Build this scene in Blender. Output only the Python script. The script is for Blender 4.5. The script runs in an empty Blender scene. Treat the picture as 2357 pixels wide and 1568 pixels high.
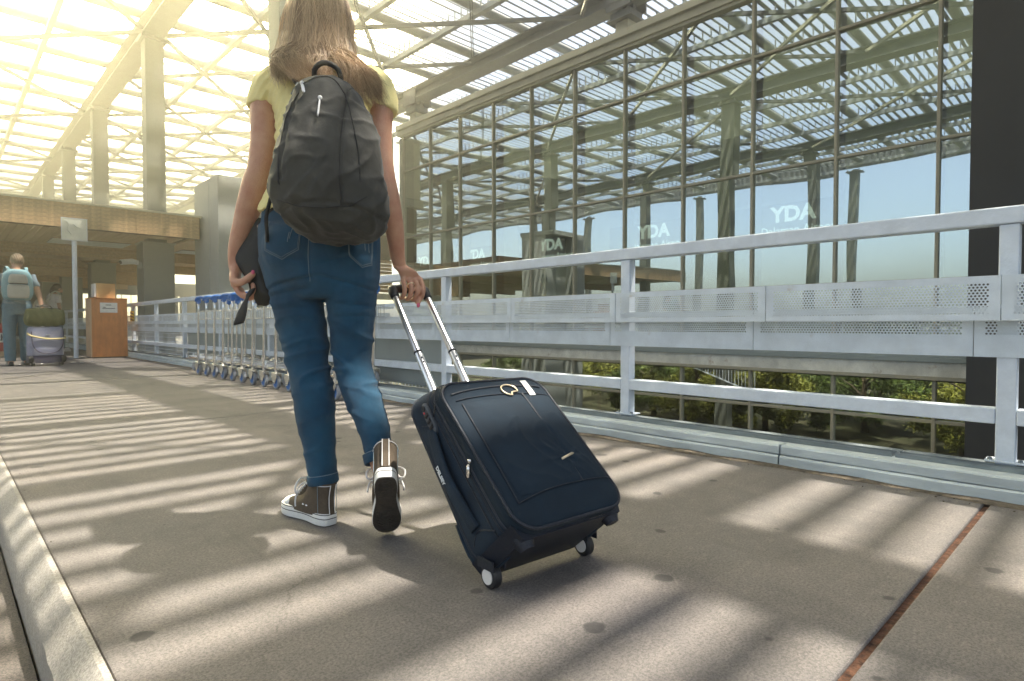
import bpy, bmesh, math, random
import numpy as np
from mathutils import Vector, Matrix, noise as mnoise

random.seed(7); rng = np.random.default_rng(7)
S = bpy.context.scene
COL = S.collection
PI = math.pi
R = math.radians

# ------------------------------------------------------------------ camera
YAW = R(43.9)
cam_d = bpy.data.cameras.new('camera'); cam = bpy.data.objects.new('camera', cam_d); COL.objects.link(cam)
cam.location = (0, 0, 0.63); cam.rotation_euler = (R(90 - 1.5), 0, -YAW)
cam_d.sensor_width = 36; cam_d.lens = 36 * 1380 / 2357
cam_d.clip_start = 0.05; cam_d.clip_end = 3000
S.camera = cam
# ------------------------------------------------------------------ sky, sun, exposure
SUN = Vector((0.285, -0.24, 1.0)).normalized()
wd = bpy.data.worlds.new('World'); S.world = wd; wd.use_nodes = True
wn = wd.node_tree; bg = wn.nodes['Background']
sky = wn.nodes.new('ShaderNodeTexSky'); sky.sky_type = 'NISHITA'; sky.sun_disc = False
sky.sun_elevation = math.asin(SUN.z); sky.sun_rotation = math.atan2(SUN.x, SUN.y)
sky.air_density = 1.0; sky.dust_density = 0.7; sky.ozone_density = 1.0; sky.altitude = 0
# thin bright high haze over the upper sky, clear blue towards the horizon, plus an added glare patch
gtc = wn.nodes.new('ShaderNodeTexCoord'); gsx = wn.nodes.new('ShaderNodeSeparateXYZ'); wn.links.new(gtc.outputs['Generated'], gsx.inputs[0])
grm = wn.nodes.new('ShaderNodeMapRange'); grm.interpolation_type = 'SMOOTHSTEP'; wn.links.new(gsx.outputs['Z'], grm.inputs[0])
grm.inputs[1].default_value = 0.02; grm.inputs[2].default_value = 0.55; grm.inputs[3].default_value = 0.0; grm.inputs[4].default_value = 0.6
gnz = wn.nodes.new('ShaderNodeTexNoise'); gnz.inputs['Scale'].default_value = 2.2; gnz.inputs['Detail'].default_value = 6; wn.links.new(gtc.outputs['Generated'], gnz.inputs[0])
gml = wn.nodes.new('ShaderNodeMath'); gml.operation = 'MULTIPLY'; wn.links.new(grm.outputs[0], gml.inputs[0])
gnr = wn.nodes.new('ShaderNodeMapRange'); gnr.inputs[1].default_value = 0.3; gnr.inputs[2].default_value = 0.6; gnr.inputs[3].default_value = 0.75; wn.links.new(gnz.outputs[0], gnr.inputs[0])
wn.links.new(gnr.outputs[0], gml.inputs[1])
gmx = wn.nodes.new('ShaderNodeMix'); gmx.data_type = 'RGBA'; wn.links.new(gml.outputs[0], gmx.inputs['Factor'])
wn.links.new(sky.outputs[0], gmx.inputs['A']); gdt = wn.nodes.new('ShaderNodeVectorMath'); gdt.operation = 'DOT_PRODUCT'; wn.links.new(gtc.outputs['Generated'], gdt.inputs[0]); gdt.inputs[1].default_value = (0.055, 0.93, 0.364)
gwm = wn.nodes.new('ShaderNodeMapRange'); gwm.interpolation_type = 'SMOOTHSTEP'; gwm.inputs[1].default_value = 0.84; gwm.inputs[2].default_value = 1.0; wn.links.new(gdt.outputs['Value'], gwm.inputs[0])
gvc = wn.nodes.new('ShaderNodeMix'); gvc.data_type = 'RGBA'; gvc.inputs['A'].default_value = (5.4, 5.4, 5.3, 1); gvc.inputs['B'].default_value = (210.0, 188.0, 112.0, 1)  # B: added warm glare patch in place of a sun flare, also lights the scene
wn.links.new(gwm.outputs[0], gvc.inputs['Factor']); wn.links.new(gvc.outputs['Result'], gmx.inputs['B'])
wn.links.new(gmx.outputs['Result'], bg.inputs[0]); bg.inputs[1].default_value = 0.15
sl = bpy.data.lights.new('sun', 'SUN'); sl.energy = 5.0; sl.angle = R(0.75); sl.color = (1.0, 0.92, 0.80)
so = bpy.data.objects.new('sun', sl); COL.objects.link(so); so.rotation_mode = 'QUATERNION'
so.rotation_quaternion = (-SUN).to_track_quat('-Z', 'Y'); so.location = (5, -5, 30)
S.view_settings.view_transform = 'Standard'; S.view_settings.look = 'None'
S.view_settings.exposure = 1.2; S.view_settings.gamma = 1.0
S.view_settings.use_curve_mapping = False
S.render.engine = 'CYCLES'
S.cycles.use_denoising = True
S.cycles.max_bounces = 8; S.cycles.transparent_max_bounces = 12
S.cycles.sample_clamp_indirect = 8

# ------------------------------------------------------------------ materials
def mat(name, col, rough=0.6, metal=0.0, var=0.0, vscale=8.0, bump=0.0, bscale=60.0, spec=0.5, rust=0.0, rcol=(0.25, 0.10, 0.04),
        sheen=0.0, sub=0.0, detail=6.0, col2=None, coat=0.0, stretch=None):
    m = bpy.data.materials.new(name); m.use_nodes = True
    t = m.node_tree; n = t.nodes; b = n['Principled BSDF']
    b.inputs['Base Color'].default_value = (*col, 1); b.inputs['Roughness'].default_value = rough
    b.inputs['Metallic'].default_value = metal; b.inputs['Specular IOR Level'].default_value = spec
    if sheen: b.inputs['Sheen Weight'].default_value = sheen
    if coat: b.inputs['Coat Weight'].default_value = coat
    if sub:
        b.inputs['Subsurface Weight'].default_value = sub; b.inputs['Subsurface Radius'].default_value = (0.012, 0.005, 0.003)
    tc = n.new('ShaderNodeTexCoord'); vec = tc.outputs['Object']
    if stretch:
        mp = n.new('ShaderNodeMapping'); mp.inputs['Scale'].default_value = stretch
        t.links.new(vec, mp.inputs[0]); vec = mp.outputs[0]
    last = None
    if var or col2:
        no = n.new('ShaderNodeTexNoise'); no.inputs['Scale'].default_value = vscale; no.inputs['Detail'].default_value = detail
        no.inputs['Roughness'].default_value = 0.65
        t.links.new(vec, no.inputs[0])
        mx = n.new('ShaderNodeMix'); mx.data_type = 'RGBA'
        c2 = col2 if col2 else tuple(c * (1 - var) for c in col)
        c1 = col if col2 else tuple(min(1, c * (1 + var)) for c in col)
        mx.inputs['A'].default_value = (*c2, 1); mx.inputs['B'].default_value = (*c1, 1)
        rp = n.new('ShaderNodeMapRange'); rp.inputs[1].default_value = 0.32; rp.inputs[2].default_value = 0.68
        t.links.new(no.outputs[0], rp.inputs[0]); t.links.new(rp.outputs[0], mx.inputs['Factor'])
        last = mx.outputs['Result']
    if rust:
        no2 = n.new('ShaderNodeTexNoise'); no2.inputs['Scale'].default_value = 5.0; no2.inputs['Detail'].default_value = 8
        no2.inputs['Roughness'].default_value = 0.7
        t.links.new(tc.outputs['Object'], no2.inputs[0])
        r2 = n.new('ShaderNodeMapRange'); r2.inputs[1].default_value = 0.66 - 0.12 * rust; r2.inputs[2].default_value = 0.80 - 0.1 * rust
        r2.inputs[4].default_value = 0.85
        t.links.new(no2.outputs[0], r2.inputs[0])
        m2 = n.new('ShaderNodeMix'); m2.data_type = 'RGBA'
        if last: t.links.new(last, m2.inputs['A'])
        else: m2.inputs['A'].default_value = (*col, 1)
        m2.inputs['B'].default_value = (*rcol, 1); t.links.new(r2.outputs[0], m2.inputs['Factor'])
        last = m2.outputs['Result']
    if last: t.links.new(last, b.inputs['Base Color'])
    if bump:
        nb = n.new('ShaderNodeTexNoise'); nb.inputs['Scale'].default_value = bscale; nb.inputs['Detail'].default_value = 6
        t.links.new(vec, nb.inputs[0])
        bp = n.new('ShaderNodeBump'); bp.inputs['Strength'].default_value = min(1, bump); bp.inputs['Distance'].default_value = 0.004 * max(1, bump)
        t.links.new(nb.outputs[0], bp.inputs['Height']); t.links.new(bp.outputs[0], b.inputs['Normal'])
    return m

def concrete(name, base, warm, spots=True, speck=0.5):
    m = mat(name, base, rough=0.9, spec=0.25)
    t = m.node_tree; n = t.nodes; L = t.links; b = n['Principled BSDF']
    g = n.new('ShaderNodeNewGeometry'); P = g.outputs['Position']
    def noise(sc, det=8, ro=0.6):
        x = n.new('ShaderNodeTexNoise'); x.inputs['Scale'].default_value = sc; x.inputs['Detail'].default_value = det; x.inputs['Roughness'].default_value = ro
        L.new(P, x.inputs[0]); return x.outputs[0]
    def mapr(v, a, c, lo=0, hi=1):
        x = n.new('ShaderNodeMapRange'); L.new(v, x.inputs[0])
        for i, q in zip((1, 2, 3, 4), (a, c, lo, hi)): x.inputs[i].default_value = q
        return x.outputs[0]
    def mix(f, a, c, mode='MIX'):
        x = n.new('ShaderNodeMix'); x.data_type = 'RGBA'; x.blend_type = mode
        if isinstance(f, float): x.inputs['Factor'].default_value = f
        else: L.new(f, x.inputs['Factor'])
        for q, s in ((a, 'A'), (c, 'B')):
            if isinstance(q, tuple): x.inputs[s].default_value = (*q, 1)
            else: L.new(q, x.inputs[s])
        return x.outputs['Result']
    c = mix(mapr(noise(0.9), 0.35, 0.65), base, warm)
    c = mix(mapr(noise(5), 0.45, 0.75, 0, 0.6), c, tuple(q * 0.66 for q in base))
    c = mix(mapr(noise(1.7, 10, 0.72), 0.50, 0.62, 0, 0.45), c, tuple(q * 0.62 for q in base))
    c = mix(mapr(noise(28, 6, 0.75), 0.50, 0.75, 0, 0.5), c, tuple(min(1, q * 1.35) for q in warm))
    c = mix(mapr(noise(150, 3, 0.8), 0.42, 0.60, 0.0, speck * 1.3), c, tuple(q * 0.45 for q in base))
    c = mix(mapr(noise(260, 2, 0.8), 0.56, 0.72, 0.0, speck), c, tuple(min(1, q * 1.5) for q in warm))
    # faint long scuffs along the walking direction
    sm_ = n.new('ShaderNodeMapping'); sm_.inputs['Scale'].default_value = (14, 0.9, 1); L.new(P, sm_.inputs[0])
    sn = n.new('ShaderNodeTexNoise'); sn.inputs['Scale'].default_value = 1.0; sn.inputs['Detail'].default_value = 7; sn.inputs['Roughness'].default_value = 0.7; L.new(sm_.outputs[0], sn.inputs[0])
    c = mix(mapr(sn.outputs[0], 0.54, 0.70, 0, 0.38), c, tuple(q * 0.55 for q in base))
    if spots:
        vo = n.new('ShaderNodeTexVoronoi'); vo.voronoi_dimensions = '2D'; vo.inputs['Scale'].default_value = 3.0
        dn = n.new('ShaderNodeTexNoise'); dn.inputs['Scale'].default_value = 14; L.new(P, dn.inputs[0])
        va = n.new('ShaderNodeVectorMath'); va.operation = 'SCALE'; va.inputs['Scale'].default_value = 0.03; L.new(dn.outputs['Color'], va.inputs[0])
        vb = n.new('ShaderNodeVectorMath'); vb.operation = 'ADD'; L.new(P, vb.inputs[0]); L.new(va.outputs[0], vb.inputs[1])
        L.new(vb.outputs[0], vo.inputs['Vector'])
        sz = n.new('ShaderNodeSeparateColor'); L.new(vo.outputs['Color'], sz.inputs[0])
        thr = mapr(sz.outputs[0], 0.40, 1.0, 0.0, 0.085)
        df = n.new('ShaderNodeMath'); df.operation = 'SUBTRACT'; L.new(thr, df.inputs[0]); L.new(vo.outputs['Distance'], df.inputs[1])
        c = mix(mapr(df.outputs[0], 0.0, 0.02, 0, 0.8), c, (0.06, 0.058, 0.056))
        # hairline cracks
        vc = n.new('ShaderNodeTexVoronoi'); vc.voronoi_dimensions = '2D'; vc.feature = 'DISTANCE_TO_EDGE'; vc.inputs['Scale'].default_value = 0.42
        d2 = n.new('ShaderNodeTexNoise'); d2.inputs['Scale'].default_value = 3.0; d2.inputs['Detail'].default_value = 8; d2.inputs['Roughness'].default_value = 0.7; L.new(P, d2.inputs[0])
        v2 = n.new('ShaderNodeVectorMath'); v2.operation = 'SCALE'; v2.inputs['Scale'].default_value = 0.28; L.new(d2.outputs['Color'], v2.inputs[0])
        v3 = n.new('ShaderNodeVectorMath'); v3.operation = 'ADD'; L.new(P, v3.inputs[0]); L.new(v2.outputs[0], v3.inputs[1]); L.new(v3.outputs[0], vc.inputs['Vector'])
        ck = mapr(vc.outputs['Distance'], 0.0004, 0.0016, 1, 0); cm = n.new('ShaderNodeMath'); cm.operation = 'MULTIPLY'; L.new(ck, cm.inputs[0]); L.new(mapr(noise(0.8), 0.5, 0.6, 0, 0.6), cm.inputs[1])
        c = mix(cm.outputs[0], c, (0.05, 0.045, 0.04))
    L.new(c, b.inputs['Base Color'])
    bp = n.new('ShaderNodeBump'); bp.inputs['Strength'].default_value = 0.55; bp.inputs['Distance'].default_value = 0.004
    L.new(noise(140, 5, 0.75), bp.inputs['Height']); L.new(bp.outputs[0], b.inputs['Normal'])
    return m

M = {}
M['pave'] = concrete('paving_concrete', (0.172, 0.163, 0.156), (0.236, 0.210, 0.190))
M['kerbc'] = concrete('kerb_concrete', (0.40, 0.38, 0.35), (0.46, 0.42, 0.36), False)
M['road'] = concrete('road_asphalt', (0.13, 0.12, 0.11), (0.17, 0.145, 0.125), False, 0.7)
M['kerb2'] = mat('weathered_kerb', (0.46, 0.52, 0.54), 0.75, var=0.22, vscale=9, bump=0.7, bscale=40, rust=0.05, rcol=(0.2, 0.15, 0.1), stretch=(1, 0.3, 1))
M['chan'] = mat('galvanised_channel', (0.22, 0.25, 0.26), 0.5, 0.6, var=0.2)
M['dirt'] = mat('dirt', (0.10, 0.082, 0.06), 1.0, var=0.5, vscale=40, bump=1.5, bscale=90)
M['rustf'] = mat('rusty_joint', (0.085, 0.040, 0.022), 1.0, var=0.7, vscale=60, bump=2, bscale=80)
M['rail'] = mat('railing_paint', (0.62, 0.68, 0.75), 0.45, var=0.10, vscale=10, bump=0.3, bscale=90, rust=0.10, rcol=(0.42, 0.36, 0.30))
M['perf'] = mat('panel_paint', (0.62, 0.69, 0.75), 0.5, var=0.12, vscale=6, rust=0.16, rcol=(0.45, 0.38, 0.30))
M['infill'] = mat('infill_grey', (0.25, 0.28, 0.27), 0.55, var=0.08, vscale=3)
M['fascia'] = mat('fascia_paint', (0.50, 0.48, 0.38), 0.6, var=0.10, vscale=3, rust=0.12, rcol=(0.30, 0.19, 0.10))
M['mull'] = mat('mullion_paint', (0.40, 0.37, 0.28), 0.5, var=0.08)
M['slabc'] = mat('stained_concrete', (0.72, 0.71, 0.65), 0.85, var=0.22, vscale=3, bump=0.6, rust=0.45, rcol=(0.34, 0.21, 0.12))
M['slabm'] = mat('slab_trim', (0.30, 0.34, 0.34), 0.5, 0.2, var=0.06)
M['darkw'] = mat('anthracite_wall', (0.035, 0.037, 0.04), 0.7, var=0.12, vscale=2, bump=0.3, bscale=200)
M['steel'] = mat('canopy_steel', (0.12, 0.125, 0.125), 0.55, 0.0, var=0.15, vscale=5, bump=0.2)
M['steel2'] = mat('canopy_steel_light', (0.30, 0.32, 0.32), 0.5, 0.0, var=0.12, vscale=4)
M['slat'] = mat('louvre_slat', (0.17, 0.18, 0.19), 0.55, 0.2, var=0.10, vscale=3)
M['col'] = mat('column_paint', (0.15, 0.16, 0.135), 0.6, var=0.06)
M['pier'] = mat('pier_cladding', (0.27, 0.28, 0.25), 0.6, var=0.05)
M['tower'] = mat('tower_cladding', (0.36, 0.38, 0.36), 0.55, var=0.05)
M['wood'] = mat('timber_cladding', (0.36, 0.235, 0.12), 0.55, var=0.3, vscale=3, stretch=(6, 6, 6), bump=0.3)
M['woodd'] = mat('dark_timber', (0.08, 0.05, 0.03), 0.9)  # one even dark brown for backing, roof slab and upper wall
M['inner'] = mat('interior_wall', (0.46, 0.52, 0.42), 0.8)
M['innerf'] = mat('interior_floor', (0.45, 0.45, 0.42), 0.4)
M['white'] = mat('white_laminate', (0.75, 0.77, 0.76), 0.35)
M['banner'] = mat('banner_blue', (0.03, 0.045, 0.06), 0.4)
M['letter'] = mat('letter_white', (0.75, 0.78, 0.78), 0.5)
M['glowletter'] = mat('added_glow_letter', (0.8, 0.85, 0.85), 0.5); _b = M['glowletter'].node_tree.nodes['Principled BSDF']; _b.inputs['Emission Color'].default_value = (0.85, 0.95, 0.95, 1); _b.inputs['Emission Strength'].default_value = 0.65  # glow added so the lettering shows through the glass reflection
M['chrome'] = mat('chrome', (0.80, 0.80, 0.79), 0.16, 1.0)
M['zinc'] = mat('zinc_plate', (0.62, 0.60, 0.55), 0.35, 0.9, var=0.15, vscale=30)
M['alu'] = mat('brushed_aluminium', (0.82, 0.82, 0.80), 0.28, 1.0)
M['blue'] = mat('blue_plastic', (0.02, 0.15, 0.48), 0.5)
M['tyre'] = mat('grey_rubber', (0.28, 0.30, 0.33), 0.7, var=0.1)
M['black'] = mat('black_plastic', (0.018, 0.018, 0.02), 0.45)
M['navy'] = mat('navy_fabric', (0.003, 0.017, 0.036), 0.8, var=0.25, vscale=14, bump=0.7, bscale=700, spec=0.4, sheen=0.03)
M['navys'] = mat('navy_sheen_fabric', (0.003, 0.014, 0.027), 0.75, var=0.22, vscale=7, bump=0.35, bscale=700, spec=0.28, sheen=0.03)
M['navyt'] = mat('navy_trim', (0.006, 0.010, 0.02), 0.5, bump=0.5, bscale=300)
M['wheelw'] = mat('white_wheel', (0.72, 0.70, 0.68), 0.4)
M['gold'] = mat('pale_gold', (0.80, 0.66, 0.45), 0.3, 0.6)
M['silver'] = mat('silver', (0.80, 0.78, 0.74), 0.25, 1.0)
M['red'] = mat('red_dial', (0.65, 0.08, 0.08), 0.4)
M['denim'] = mat('denim', (0.010, 0.080, 0.150), 0.9, col2=(0.003, 0.035, 0.076), vscale=7, bump=0.7, bscale=900, sheen=0.1)
M['denimd'] = mat('denim_dark', (0.012, 0.045, 0.10), 0.85, var=0.2, vscale=60, bump=0.6, bscale=700)
M['stitch'] = mat('denim_stitch', (0.16, 0.22, 0.26), 0.9)
M['yellow'] = mat('yellow_cotton', (0.88, 0.77, 0.34), 0.85, var=0.08, vscale=20, bump=0.35, bscale=500, sheen=0.1)
M['skin'] = mat('skin', (0.60, 0.34, 0.22), 0.5, col2=(0.50, 0.235, 0.15), vscale=16, bump=0.4, bscale=260, sub=0.06)
M['skin2'] = mat('skin_tanned', (0.50, 0.29, 0.19), 0.5, var=0.08, vscale=20)
M['canvas'] = mat('brown_canvas', (0.105, 0.080, 0.055), 0.9, var=0.15, vscale=60, bump=0.8, bscale=600)
M['rubber'] = mat('white_rubber', (0.75, 0.75, 0.72), 0.55, var=0.07, vscale=30)
M['sole'] = mat('brown_sole', (0.055, 0.045, 0.035), 0.85, var=0.25, vscale=50, bump=0.8, bscale=90)
M['lace'] = mat('white_lace', (0.72, 0.72, 0.72), 0.9)
M['pack'] = mat('charcoal_nylon', (0.034, 0.034, 0.029), 0.75, var=0.25, vscale=6, bump=0.6, bscale=35, sheen=0.08)
M['packd'] = mat('charcoal_trim', (0.018, 0.018, 0.017), 0.7)
M['pouch'] = mat('black_leather', (0.022, 0.021, 0.018), 0.55, var=0.2, vscale=15, bump=0.5, bscale=60)
M['nail'] = mat('pink_nail', (0.70, 0.12, 0.20), 0.25)
M['ply'] = mat('orange_plywood', (0.58, 0.23, 0.08), 0.6, var=0.18, vscale=4, stretch=(3, 3, 1), bump=0.2)
M['plyl'] = mat('pale_plywood', (0.58, 0.40, 0.26), 0.7, var=0.12, vscale=4)
M['card'] = mat('cardboard', (0.48, 0.30, 0.13), 0.85, var=0.08, vscale=8)
M['paper'] = mat('paper', (0.75, 0.75, 0.72), 0.8)
M['ink'] = mat('ink', (0.05, 0.05, 0.06), 0.8)
M['signw'] = mat('sign_plate', (0.60, 0.62, 0.55), 0.5, var=0.12, vscale=7)
M['tshirt'] = mat('grey_blue_cotton', (0.17, 0.23, 0.27), 0.9, var=0.08)
M['bpblue'] = mat('blue_grey_nylon', (0.16, 0.30, 0.34), 0.7, var=0.12)
M['bpgrey'] = mat('pale_grey_nylon', (0.40, 0.40, 0.35), 0.75, var=0.1)
M['jean2'] = mat('faded_denim', (0.09, 0.17, 0.22), 0.9, var=0.15, vscale=12)
M['lav'] = mat('lavender_nylon', (0.26, 0.27, 0.36), 0.55, var=0.12, vscale=6)
M['lavd'] = mat('dark_violet_trim', (0.06, 0.055, 0.09), 0.6)
M['olive'] = mat('olive_nylon', (0.095, 0.105, 0.035), 0.75, var=0.2, vscale=10, bump=0.6, bscale=20)
M['strapy'] = mat('beige_strap', (0.50, 0.42, 0.20), 0.8)
M['hairb'] = mat('dark_brown_hair', (0.06, 0.035, 0.022), 0.5)
M['hairg'] = mat('short_brown_hair', (0.16, 0.11, 0.07), 0.6, var=0.3, vscale=60)
M['wshirt'] = mat('white_cotton', (0.72, 0.70, 0.68), 0.9)
M['redc'] = mat('red_print', (0.45, 0.06, 0.05), 0.6)
M['haz'] = mat('hazard_yellow', (0.65, 0.50, 0.03), 0.6)
M['ground'] = mat('dry_ground', (0.085, 0.075, 0.04), 1.0, col2=(0.045, 0.055, 0.02), vscale=0.4, bump=1, bscale=5)
M['bark'] = mat('bark', (0.12, 0.09, 0.06), 0.95, var=0.3, vscale=12, bump=1.5, bscale=20)
M['leafa'] = mat('leaf_yellow_green', (0.24, 0.25, 0.025), 0.6, var=0.4, vscale=3)
M['leafb'] = mat('leaf_green', (0.11, 0.16, 0.025), 0.6, var=0.4, vscale=3)
M['deck'] = mat('deck_concrete', (0.30, 0.29, 0.27), 0.9, var=0.15, vscale=2)

# woven/hair material driven by a per-strand attribute
def hair_mat():
    m = bpy.data.materials.new('light_brown_hair'); m.use_nodes = True
    t = m.node_tree; n = t.nodes; b = n['Principled BSDF']
    a = n.new('ShaderNodeAttribute'); a.attribute_name = 'tone'
    mx = n.new('ShaderNodeMix'); mx.data_type = 'RGBA'
    mx.inputs['A'].default_value = (0.20, 0.12, 0.065, 1); mx.inputs['B'].default_value = (0.70, 0.51, 0.31, 1)
    t.links.new(a.outputs['Fac'], mx.inputs['Factor']); t.links.new(mx.outputs['Result'], b.inputs['Base Color'])
    b.inputs['Roughness'].default_value = 0.42; b.inputs['Specular IOR Level'].default_value = 0.5
    return m
M['hair'] = hair_mat()

def glass_mat(name, tint, refl, amp=0.02):
    m = bpy.data.materials.new(name); m.use_nodes = True
    t = m.node_tree; n = t.nodes; L = t.links
    for x in list(n):
        if x.type != 'OUTPUT_MATERIAL': n.remove(x)
    out = n['Material Output']
    gl = n.new('ShaderNodeBsdfGlossy'); gl.inputs['Roughness'].default_value = 0.0; gl.inputs['Color'].default_value = (0.90, 0.97, 0.95, 1)
    tr = n.new('ShaderNodeBsdfTransparent'); tr.inputs['Color'].default_value = (*tint, 1)
    mx = n.new('ShaderNodeMixShader')
    lw = n.new('ShaderNodeFresnel'); lw.inputs['IOR'].default_value = 1.45
    mr = n.new('ShaderNodeMapRange'); mr.inputs[1].default_value = 0.03; mr.inputs[2].default_value = 1.0
    mr.inputs[3].default_value = refl; mr.inputs[4].default_value = 1.0
    gb = n.new('ShaderNodeNewGeometry'); iv = n.new('ShaderNodeMath'); iv.operation = 'SUBTRACT'; iv.inputs[0].default_value = 1.0; L.new(gb.outputs['Backfacing'], iv.inputs[1])
    fm_ = n.new('ShaderNodeMath'); fm_.operation = 'MULTIPLY'; L.new(mr.outputs[0], fm_.inputs[0]); L.new(iv.outputs[0], fm_.inputs[1])
    tm_ = n.new('ShaderNodeMix'); tm_.data_type = 'RGBA'; tm_.inputs['A'].default_value = (*tint, 1); tm_.inputs['B'].default_value = (1, 1, 1, 1)
    L.new(gb.outputs['Backfacing'], tm_.inputs['Factor']); L.new(tm_.outputs['Result'], tr.inputs['Color'])
    L.new(lw.outputs[0], mr.inputs[0]); L.new(fm_.outputs[0], mx.inputs[0])
    L.new(tr.outputs[0], mx.inputs[1]); L.new(gl.outputs[0], mx.inputs[2]); L.new(mx.outputs[0], out.inputs[0])
    tc = n.new('ShaderNodeTexCoord'); oi = n.new('ShaderNodeObjectInfo')
    no = n.new('ShaderNodeTexNoise'); no.noise_dimensions = '4D'; no.inputs['Scale'].default_value = 0.8; no.inputs['Detail'].default_value = 0.0
    ml = n.new('ShaderNodeMath'); ml.operation = 'MULTIPLY'; ml.inputs[1].default_value = 40
    L.new(oi.outputs['Random'], ml.inputs[0]); L.new(ml.outputs[0], no.inputs['W']); L.new(tc.outputs['Object'], no.inputs['Vector'])
    bp = n.new('ShaderNodeBump'); bp.inputs['Strength'].default_value = 1.0; bp.inputs['Distance'].default_value = amp
    L.new(no.outputs[0], bp.inputs['Height']); L.new(bp.outputs[0], gl.inputs['Normal'])
    return m
def light_membrane():  # invented translucent sheet, lets daylight in to brighten the rooms behind the glass
    m = bpy.data.materials.new('added_light_roof'); m.use_nodes = True
    t = m.node_tree; n = t.nodes
    for x in list(n):
        if x.type != 'OUTPUT_MATERIAL': n.remove(x)
    a = n.new('ShaderNodeBsdfTranslucent'); a.inputs['Color'].default_value = (0.16, 0.165, 0.135, 1)
    d = n.new('ShaderNodeBsdfDiffuse'); d.inputs['Color'].default_value = (0.30, 0.31, 0.27, 1)
    mx = n.new('ShaderNodeMixShader'); mx.inputs[0].default_value = 0.4
    t.links.new(a.outputs[0], mx.inputs[1]); t.links.new(d.outputs[0], mx.inputs[2]); t.links.new(mx.outputs[0], n['Material Output'].inputs[0])
    return m
M['light_membrane'] = light_membrane()
M['glass'] = glass_mat('tinted_glass', (0.42, 0.50, 0.40), 0.60, 0.005)
M['glassd'] = glass_mat('lower_glass', (0.22, 0.27, 0.22), 0.72, 0.006)

# ------------------------------------------------------------------ mesh helpers
class MB:
    def __init__(s): s.v = []; s.f = []; s.mi = []; s.cur = 0
    def add(s, vs, fs):
        o = len(s.v); s.v.extend([tuple(x) for x in vs])
        for f in fs: s.f.append(tuple(o + i for i in f)); s.mi.append(s.cur)
        return s
    def box(s, a, b, T=None):
        x0, y0, z0 = a; x1, y1, z1 = b
        vs = [(x0,y0,z0),(x1,y0,z0),(x1,y1,z0),(x0,y1,z0),(x0,y0,z1),(x1,y0,z1),(x1,y1,z1),(x0,y1,z1)]
        if T: vs = [T(Vector(v)) for v in vs]
        return s.add(vs, [(0,3,2,1),(4,5,6,7),(0,1,5,4),(1,2,6,5),(2,3,7,6),(3,0,4,7)])
    def loft(s, rings, caps=True, closed=True):
        n = len(rings[0]); vs = [p for r in rings for p in r]; fs = []
        for i in range(len(rings) - 1):
            for j in range(n if closed else n - 1):
                k = (j + 1) % n
                fs.append((i*n+j, i*n+k, (i+1)*n+k, (i+1)*n+j))
        if caps: fs.append(tuple(range(n - 1, -1, -1))); fs.append(tuple((len(rings)-1)*n + j for j in range(n)))
        return s.add(vs, fs)
    def tube(s, pts, rad, n=10, caps=True, flat=None):
        pts = [Vector(p) for p in pts]; rings = []
        if not isinstance(rad, (list, tuple)): rad = [rad] * len(pts)
        prev = None
        for i, p in enumerate(pts):
            t = (pts[min(i+1, len(pts)-1)] - pts[max(i-1, 0)])
            if t.length < 1e-9: t = Vector((0,0,1))
            t.normalize()
            if prev is None:
                ref = Vector((0,0,1)) if abs(t.z) < 0.9 else Vector((1,0,0))
                u = (ref - t * ref.dot(t)).normalized()
            else:
                u = prev - t * prev.dot(t)
                u = u.normalized() if u.length > 1e-6 else Vector((1,0,0))
            prev = u; w = t.cross(u)
            fl = 1.0 if flat is None else flat
            rings.append([p + (u * math.cos(2*PI*j/n) * fl + w * math.sin(2*PI*j/n)) * rad[i] for j in range(n)])
        return s.loft(rings, caps)
    def cyl(s, p0, p1, r, n=16, r1=None): return s.tube([p0, p1], [r, r if r1 is None else r1], n)
    def sphere(s, c, r, n=14, m=8):
        r = r if isinstance(r, (tuple, list)) else (r, r, r); rings = []
        for i in range(1, m):
            a = PI * i / m
            rings.append([(c[0]+r[0]*math.sin(a)*math.cos(2*PI*j/n), c[1]+r[1]*math.sin(a)*math.sin(2*PI*j/n), c[2]-r[2]*math.cos(a)) for j in range(n)])
        return s.loft(rings)
    def prism(s, poly, axis, a, b):
        """poly: 2D points, extruded along axis 'x','y' or 'z' from a to b"""
        def mk(p, h): return {'x': (h, p[0], p[1]), 'y': (p[0], h, p[1]), 'z': (p[0], p[1], h)}[axis]
        n = len(poly); vs = [mk(p, a) for p in poly] + [mk(p, b) for p in poly]
        fs = [tuple(range(n - 1, -1, -1)), tuple(range(n, 2*n))] + [(i, (i+1) % n, n + (i+1) % n, n + i) for i in range(n)]
        return s.add(vs, fs)
    def mesh(s, name):
        me = bpy.data.meshes.new(name); me.from_pydata(s.v, [], s.f)
        bm = bmesh.new(); bm.from_mesh(me); bmesh.ops.recalc_face_normals(bm, faces=bm.faces); bm.to_mesh(me); bm.free()
        return me

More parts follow.
